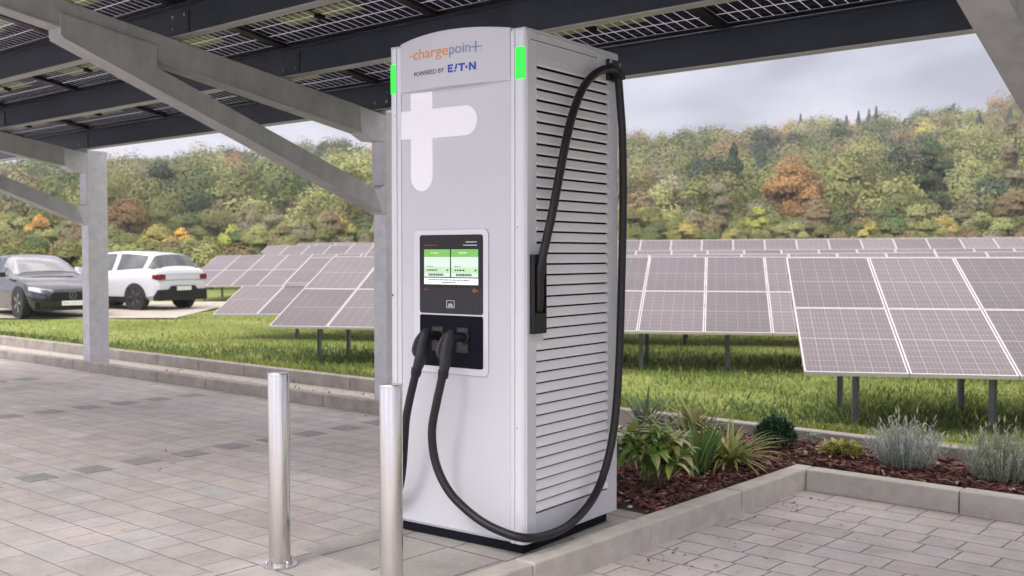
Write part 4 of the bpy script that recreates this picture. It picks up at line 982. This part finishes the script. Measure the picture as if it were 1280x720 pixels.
def lavender(nst, spread, h, cols, col2):
    V_, F_, C_ = [], [], []
    for s in range(nst):
        a = rp.random() * 6.28; d = spread * rp.random() ** .7; e = 1.5 - .55 * d / spread + rp.uniform(-.16, .16); LL = h * rp.uniform(.6, 1.02) * (1.0 - .28 * (d / spread) ** 2)
        c = np.array(rp.choice(cols)) * rp.uniform(.7, 1.2); bs = (d * .72 * math.cos(a), d * .72 * math.sin(a), 0)
        leaf_strip(V_, F_, C_, bs, a, LL, .0028, e, rp.uniform(-.2, .3), tuple(c * .8), seg=4)
        for k in range(13):
            t = rp.uniform(.04, 1); p = (bs[0] + math.cos(e) * math.cos(a) * LL * t, bs[1] + math.cos(e) * math.sin(a) * LL * t, math.sin(e) * LL * t)
            leaf_strip(V_, F_, C_, p, rp.random() * 6.28, rp.uniform(.022, .045), .0032, rp.uniform(.3, 1.35), rp.uniform(-.2, .5), tuple(c * rp.uniform(.8, 1.25)), seg=2)
        if rp.random() < .10:
            leaf_strip(V_, F_, C_, bs, a, LL * 1.28, .003, e + .05, .1, tuple(np.array(col2) * .8), seg=3)
            p = (bs[0] + math.cos(e + .05) * math.cos(a) * LL * 1.15, bs[1] + math.cos(e + .05) * math.sin(a) * LL * 1.15, math.sin(e + .05) * LL * 1.15)
            leaf_strip(V_, F_, C_, p, a, .05, .008, e, .1, col2, seg=3)
    return V_, F_, C_
plant('lavender_bush', -2.64, 7.16, 'dense silver-grey lavender bush in the middle of the right bed', 'shrub', [('foliage', lavender(330, .22, .35, [(.46, .50, .47), (.36, .41, .38), (.56, .58, .54)], (.45, .45, .28)), M['plantleaf'])])
plant('lavender_bush', -2.02, 7.14, 'looser grey-green lavender bush at the right edge of the bed', 'shrub', [('foliage', lavender(280, .24, .37, [(.36, .41, .33), (.28, .33, .26), (.44, .47, .38)], (.35, .36, .22)), M['plantleaf'])])
plant('small_silver_plant', -3.40, 7.36, 'tiny silvery plant just right of the round dark shrub', 'plant', [('leaves', mound(90, .06, .10, .05, .006, [(.3, .33, .28), (.22, .26, .2)]), M['plantleaf'])])

# ------------------------------------------------------------------ cars
def car(name, label, loc, rz, L, Wc, st, paint, glass_side, glass_front, parts):
    """st: stations (x, z_sill, z_belt, z_roof, halfwidth, roof_halfwidth) from front x=+L/2 to rear"""
    t = empty(name, loc, rz); tag(t, label, 'car')
    def sec(s):
        x, zs, zb_, zr, hw, rw = s
        z1_ = zs + .10; zm = zs + (zb_ - zs) * .55
        pts = [(hw * .86, zs), (hw * .965, z1_), (hw, zm), (hw * .985, zb_ - .06), (hw * .94, zb_)]
        if zr > zb_ + .05: pts += [(rw + (hw * .90 - rw) * .45, zb_ + (zr - zb_) * .5), (rw, zr - .07), (rw * .86, zr - .015), (rw * .4, zr + .012), (0, zr + .018)]
        else: pts += [(hw * .86, zb_ + .02), (hw * .74, zb_ + .035), (hw * .55, zb_ + .05), (hw * .25, zb_ + .06), (0, zb_ + .063)]
        return [(x, y_, z_) for y_, z_ in pts]
    # refine the stations
    S = np.array(st, float); xs = S[:, 0]; tt = np.linspace(0, len(S) - 1, (len(S) - 1) * 4 + 1)
    fine = np.stack([np.interp(tt, range(len(S)), S[:, k]) for k in range(6)], 1)
    secs = [sec(s) for s in fine]; K = 10; grid = np.array(secs)          # n x 10 x 3
    for _ in range(1):
        g2 = grid.copy(); g2[1:-1] = .25 * grid[:-2] + .5 * grid[1:-1] + .25 * grid[2:]; grid = g2
    n = len(grid); V_ = []; F_ = []
    for i in range(n):
        for sgn in (1, -1):
            for k in range(K): V_.append((grid[i, k, 0], sgn * grid[i, k, 1], grid[i, k, 2]))
    for i in range(n - 1):
        for sgn in (0, 1):
            for k in range(K - 1):
                a = i * 2 * K + sgn * K + k; b_ = a + 2 * K; F_.append((a, a + 1, b_ + 1, b_) if sgn else (a, b_, b_ + 1, a + 1))
        a = i * 2 * K; F_.append((a, a + K, a + 3 * K, a + 2 * K))
    for i in (0, n - 1):
        a = i * 2 * K; F_.append(tuple(a + k for k in range(K)) + tuple(a + K + k for k in range(K - 1, -1, -1)))
    bd = MB().add(V_, F_).build('body', paint, t, smooth=True)
    me = bd.data; 
    def patch(nm, i0, i1, k0, k1, m, off=.008, both=True, parent=t, mid=False):
        q = MB()
        for sgn in ((1, -1) if both else (1,)):
            sub = grid[i0:i1 + 1, k0:k1 + 1].copy(); sub[:, :, 1] *= sgn
            ct_ = grid[i0:i1 + 1].mean(axis=(0, 1)) * np.array([1, 0, 1]) + np.array([0, 0, -.3]); 
            dirn = sub - ct_; dirn /= np.linalg.norm(dirn, axis=2)[:, :, None]; P_ = sub + dirn * off
            a, b_ = P_.shape[:2]; vv2 = [tuple(x_) for x_ in P_.reshape(-1, 3)]; ff2 = [(i * b_ + k, i * b_ + k + 1, (i + 1) * b_ + k + 1, (i + 1) * b_ + k) for i in range(a - 1) for k in range(b_ - 1)]
            q.add(vv2, ff2 if sgn > 0 else [f[::-1] for f in ff2])
            if mid == 'sep': q.build(nm, m, parent, smooth=True); q = MB()
        if mid != 'sep': return q.build(nm, m, parent, smooth=True)
    parts(t, grid, patch)
    return t
def wheel(t, x, y, r_, wd, m_rim, spokes):
    sg = 1 if y > 0 else -1
    wo = empty('wheel', (x, y, r_)); wo.parent = t
    MB().prism([(r_ * 1.13 * math.cos(a), r_ * 1.13 * math.sin(a)) for a in np.linspace(0, 2 * math.pi, 29)[:-1]], 'y', sg * (wd * .5 - .15), sg * (wd * .5 + .004)).build('wheel_arch', M['tyre'], wo, loc=(0, sg * .0, .0))
    pr_ = [(r_ * .70, wd * .5 + .012), (r_ * .93, wd * .5 + .012), (r_, wd * .35 + .012), (r_, -wd * .5), (r_ * .7, -wd * .5)]
    tv = MB(); 
    q = MB(); q.lathe(pr_, n=32, caps=(0, 0)); q.v = [(a, sg * (c - .0), b_) for a, b_, c in q.v]; q.build('tyre', M['tyre'], wo, smooth=True)
    g = MB()
    g.lathe([(r_ * .71, wd * .5 + .004), (r_ * .66, wd * .5 + .008), (r_ * .63, wd * .5 - .03), (r_ * .1, wd * .5 - .04)], n=32, caps=(0, 1))
    g.v = [(a, sg * c, b_) for a, b_, c in g.v]; g.build('rim_barrel', M['rimdark'], wo, smooth=True)
    g = MB()
    for k in range(spokes):
        a = 2 * math.pi * k / spokes
        for da in (-.10, .10):
            c0, c1_ = a + da * .3, a + da
            p0 = Vector((r_ * .1 * math.cos(c0), 0, r_ * .1 * math.sin(c0))); p1 = Vector((r_ * .66 * math.cos(c1_), 0, r_ * .66 * math.sin(c1_))); s2 = (p1 - p0).cross(Vector((0, 1, 0))).normalized() * r_ * .045
            yo = sg * (wd * .5 + .006); g.add([p0 - s2 + Vector((0, yo, 0)), p0 + s2 + Vector((0, yo, 0)), p1 + s2 + Vector((0, yo, 0)), p1 - s2 + Vector((0, yo, 0)), p0 - s2 + Vector((0, yo - sg * .03, 0)), p0 + s2 + Vector((0, yo - sg * .03, 0)), p1 + s2 + Vector((0, yo - sg * .03, 0)), p1 - s2 + Vector((0, yo - sg * .03, 0))], [(0, 1, 2, 3), (4, 7, 6, 5), (0, 4, 5, 1), (2, 6, 7, 3), (1, 5, 6, 2), (3, 7, 4, 0)])
    g.build('spokes', m_rim, wo)
    return wo
# white SUV seen from behind; front is +x, rear is -x
ST_W = [(2.22, .42, .72, .72, .66, .6), (2.10, .30, .86, .86, .83, .6), (1.85, .26, .95, .95, .90, .6), (1.2, .25, 1.02, 1.02, .92, .62), (.98, .25, 1.04, 1.10, .925, .70), (.35, .25, 1.05, 1.52, .93, .66), (-.1, .25, 1.05, 1.585, .93, .67), (-.8, .25, 1.08, 1.59, .93, .67), (-1.45, .25, 1.12, 1.55, .925, .655), (-1.80, .27, 1.13, 1.50, .915, .635), (-2.06, .30, 1.10, 1.16, .90, .66), (-2.14, .33, 1.02, 1.02, .88, .6), (-2.20, .36, .70, .70, .84, .6), (-2.20, .38, .50, .50, .80, .6)]
def white_parts(t, G_, patch):
    # fine index = station*4
    patch('side_window', 4 * 4 + 3, 6 * 4 + 2, 4, 6, M['glass_dk'], mid='sep'); patch('side_window', 6 * 4 + 3, 8 * 4 - 1, 4, 6, M['glass_dk'], mid='sep'); patch('side_window', 8 * 4 - 1, 8 * 4 + 2, 4, 6, M['glass_dk'], mid='sep')
    patch('windscreen', 4 * 4 + 1, 5 * 4 + 1, 5, 9, M['glass_dk']); patch('rear_window', 9 * 4, 10 * 4, 4, 9, M['glass_dk'], .012)
    for sg in (1, -1):
        g = MB(); g.prism([(sg * .64, .83), (sg * .885, .82), (sg * .87, .975), (sg * .64, .97)], 'x', -2.232, -2.10); g.box(-2.16, -2.00, min(sg * .885, sg * .908), max(sg * .885, sg * .908), .84, .96); g.build('tail_light', M['redlamp'], t, bevel=.01)
    MB().box(-2.222, -2.15, -.63, .63, .82, .972).build('tailgate', M['carw'], t, bevel=.015)
    MB().box(-2.229, -2.2, -.62, .62, .979, .986).build('tail_strip', M['rimdark'], t)
    MB().prism([(-.88, .26), (.88, .26), (.86, .56), (.52, .56), (.42, .66), (-.42, .66), (-.52, .56), (-.86, .56)], 'x', -2.25, -2.0).build('rear_bumper', M['dark'], t, bevel=.02)
    g = MB().box(-2.262, -2.25, -.26, .26, .53, .64); [g.box(-2.264, -2.262, -.20 + k * .065, -.175 + k * .065, .565, .605, 1) for k in range(7) if k != 2]; g.build('number_plate', [M['plate'], M['galv']], t)
    MB().box(-1.75, 1.7, -.935, -.90, .22, .36).box(-1.75, 1.7, .90, .935, .22, .36).build('sill_trim', M['dark'], t, bevel=.01)
    for x_ in (1.38, -1.36):
        for y_ in (.815, -.815): wheel(t, x_, y_, .345, .23, M['rim'], 5)
    for sg in (1, -1): MB().box(.62, .80, min(sg * .95, sg * 1.08), max(sg * .95, sg * 1.08), 1.02, 1.15).box(.68, .74, min(sg * .88, sg * .96), max(sg * .88, sg * .96), 1.03, 1.07).build('wing_mirror', M['carw'], t, bevel=.03)
LZ = -.045
car('parked_suv', 'white compact electric SUV seen from behind, parked by the solar rows', (-10.97, 29.83, LZ), R(152), 4.4, 1.85, ST_W, M['carw'], None, None, white_parts)
ST_D = [(2.46, .34, .56, .56, .52, .5), (2.40, .20, .64, .64, .70, .5), (2.22, .17, .72, .72, .84, .6), (1.85, .17, .82, .82, .91, .6), (1.30, .17, .90, .90, .93, .6), (1.12, .17, .93, .98, .935, .74), (.45, .17, .95, 1.36, .94, .66), (-.1, .17, .96, 1.49, .94, .63), (-.8, .17, .97, 1.49, .94, .62), (-1.5, .17, .99, 1.33, .935, .60), (-1.95, .18, 1.0, 1.10, .93, .64), (-2.3, .22, .96, .96, .88, .6), (-2.44, .34, .7, .7, .76, .5)]
def dark_parts(t, G_, patch):
    patch('windscreen', 5 * 4 + 1, 6 * 4 + 3, 5, 9, M['glass_lt'], .01)
    patch('side_window', 6 * 4 + 1, 7 * 4 + 1, 4, 6, M['glass_dk'], mid='sep'); patch('side_window', 7 * 4 + 2, 9 * 4, 4, 6, M['glass_dk'], mid='sep')
    patch('rear_window', 9 * 4 + 1, 10 * 4 - 1, 5, 9, M['glass_dk'])
    for sg in (1, -1):
        g = MB(); g.add([(2.40, sg * .42, .60), (2.33, sg * .70, .62), (2.10, sg * .885, .68), (2.08, sg * .87, .745), (2.28, sg * .70, .715), (2.40, sg * .44, .665)] , [tuple(range(6))]); g.add([(2.455, sg * .42, .585), (2.38, sg * .72, .605), (2.14, sg * .905, .665), (2.10, sg * .893, .745), (2.30, sg * .72, .725), (2.43, sg * .44, .665)], [tuple(range(6))]); g.build('headlight', M['lamp'], t)
    gr_ = MB().prism([(-.46, .42), (.46, .42), (.54, .52), (.46, .62), (-.46, .62), (-.54, .52)], 'x', 2.40, 2.475).build('grille', M['dark'], t, bevel=.01)
    g = MB()
    for k in range(24):
        a0, a1 = 2 * math.pi * k / 24, 2 * math.pi * (k + 1) / 24; g.add([(2.482, r0 * math.cos(a), .535 + r0 * math.sin(a)) for a, r0 in ((a0, .072), (a0, .09), (a1, .09), (a1, .072))], [(0, 1, 2, 3)])
    for a in (90, 210, 330):
        c_, s3 = math.cos(R(a)), math.sin(R(a)); g.add([(2.484, -s3 * .012, .535 + c_ * .012), (2.484, s3 * .012, .535 - c_ * .012), (2.484, .08 * c_, .535 + .08 * s3)], [(0, 1, 2)])
    g.build('badge', M['chrome'], gr_)
    MB().prism([(-.62, .19), (.62, .19), (.50, .30), (-.50, .30)], 'x', 2.36, 2.47).build('lower_intake', M['dark'], t, bevel=.01)
    for sg in (1, -1): MB().prism([(sg * .62, .22), (sg * .84, .24), (sg * .82, .40), (sg * .70, .38)], 'x', 2.20, 2.35).build('side_intake', M['dark'], t, bevel=.01)
    g = MB().box(2.478, 2.492, -.26, .26, .30, .41); [g.box(2.492, 2.494, -.20 + k * .065, -.175 + k * .065, .335, .375, 1) for k in range(7) if k != 2]; g.build('number_plate', [M['plate'], M['galv']], t)
    for x_ in (1.52, -1.60):
        for y_ in (.822, -.822): wheel(t, x_, y_, .355, .24, M['rim'], 5)
    for sg in (1, -1): MB().box(.70, .86, min(sg * .97, sg * 1.12), max(sg * .97, sg * 1.12), .96, 1.08).box(.74, .80, min(sg * .9, sg * .98), max(sg * .9, sg * .98), .97, 1.0).build('wing_mirror', M['card'], t, bevel=.03)
    MB().box(1.0, 1.9, -.002, .002, .9, .9001).build('bonnet_seam', M['dark'], t)
car('parked_saloon', 'dark blue saloon car facing the camera behind the left carport column', (-12.16, 26.74, LZ), R(-46), 4.95, 1.9, ST_D, M['card'], None, None, dark_parts)

# ------------------------------------------------------------------ haze
hm = bpy.data.materials.new('haze'); hm.use_nodes = True; hn = hm.node_tree.nodes; hn.clear()
ho = hn.new('ShaderNodeOutputMaterial'); hv = hn.new('ShaderNodeVolumePrincipled'); hv.inputs['Color'].default_value = (.92, .93, 1, 1); hv.inputs['Density'].default_value = .0006; hv.inputs['Anisotropy'].default_value = .2
hm.node_tree.links.new(hv.outputs[0], ho.inputs['Volume'])
o = MB().box(-1500, 1500, -1300, 1700, -3, 75).build('haze', hm); o['kind'] = 'stuff'
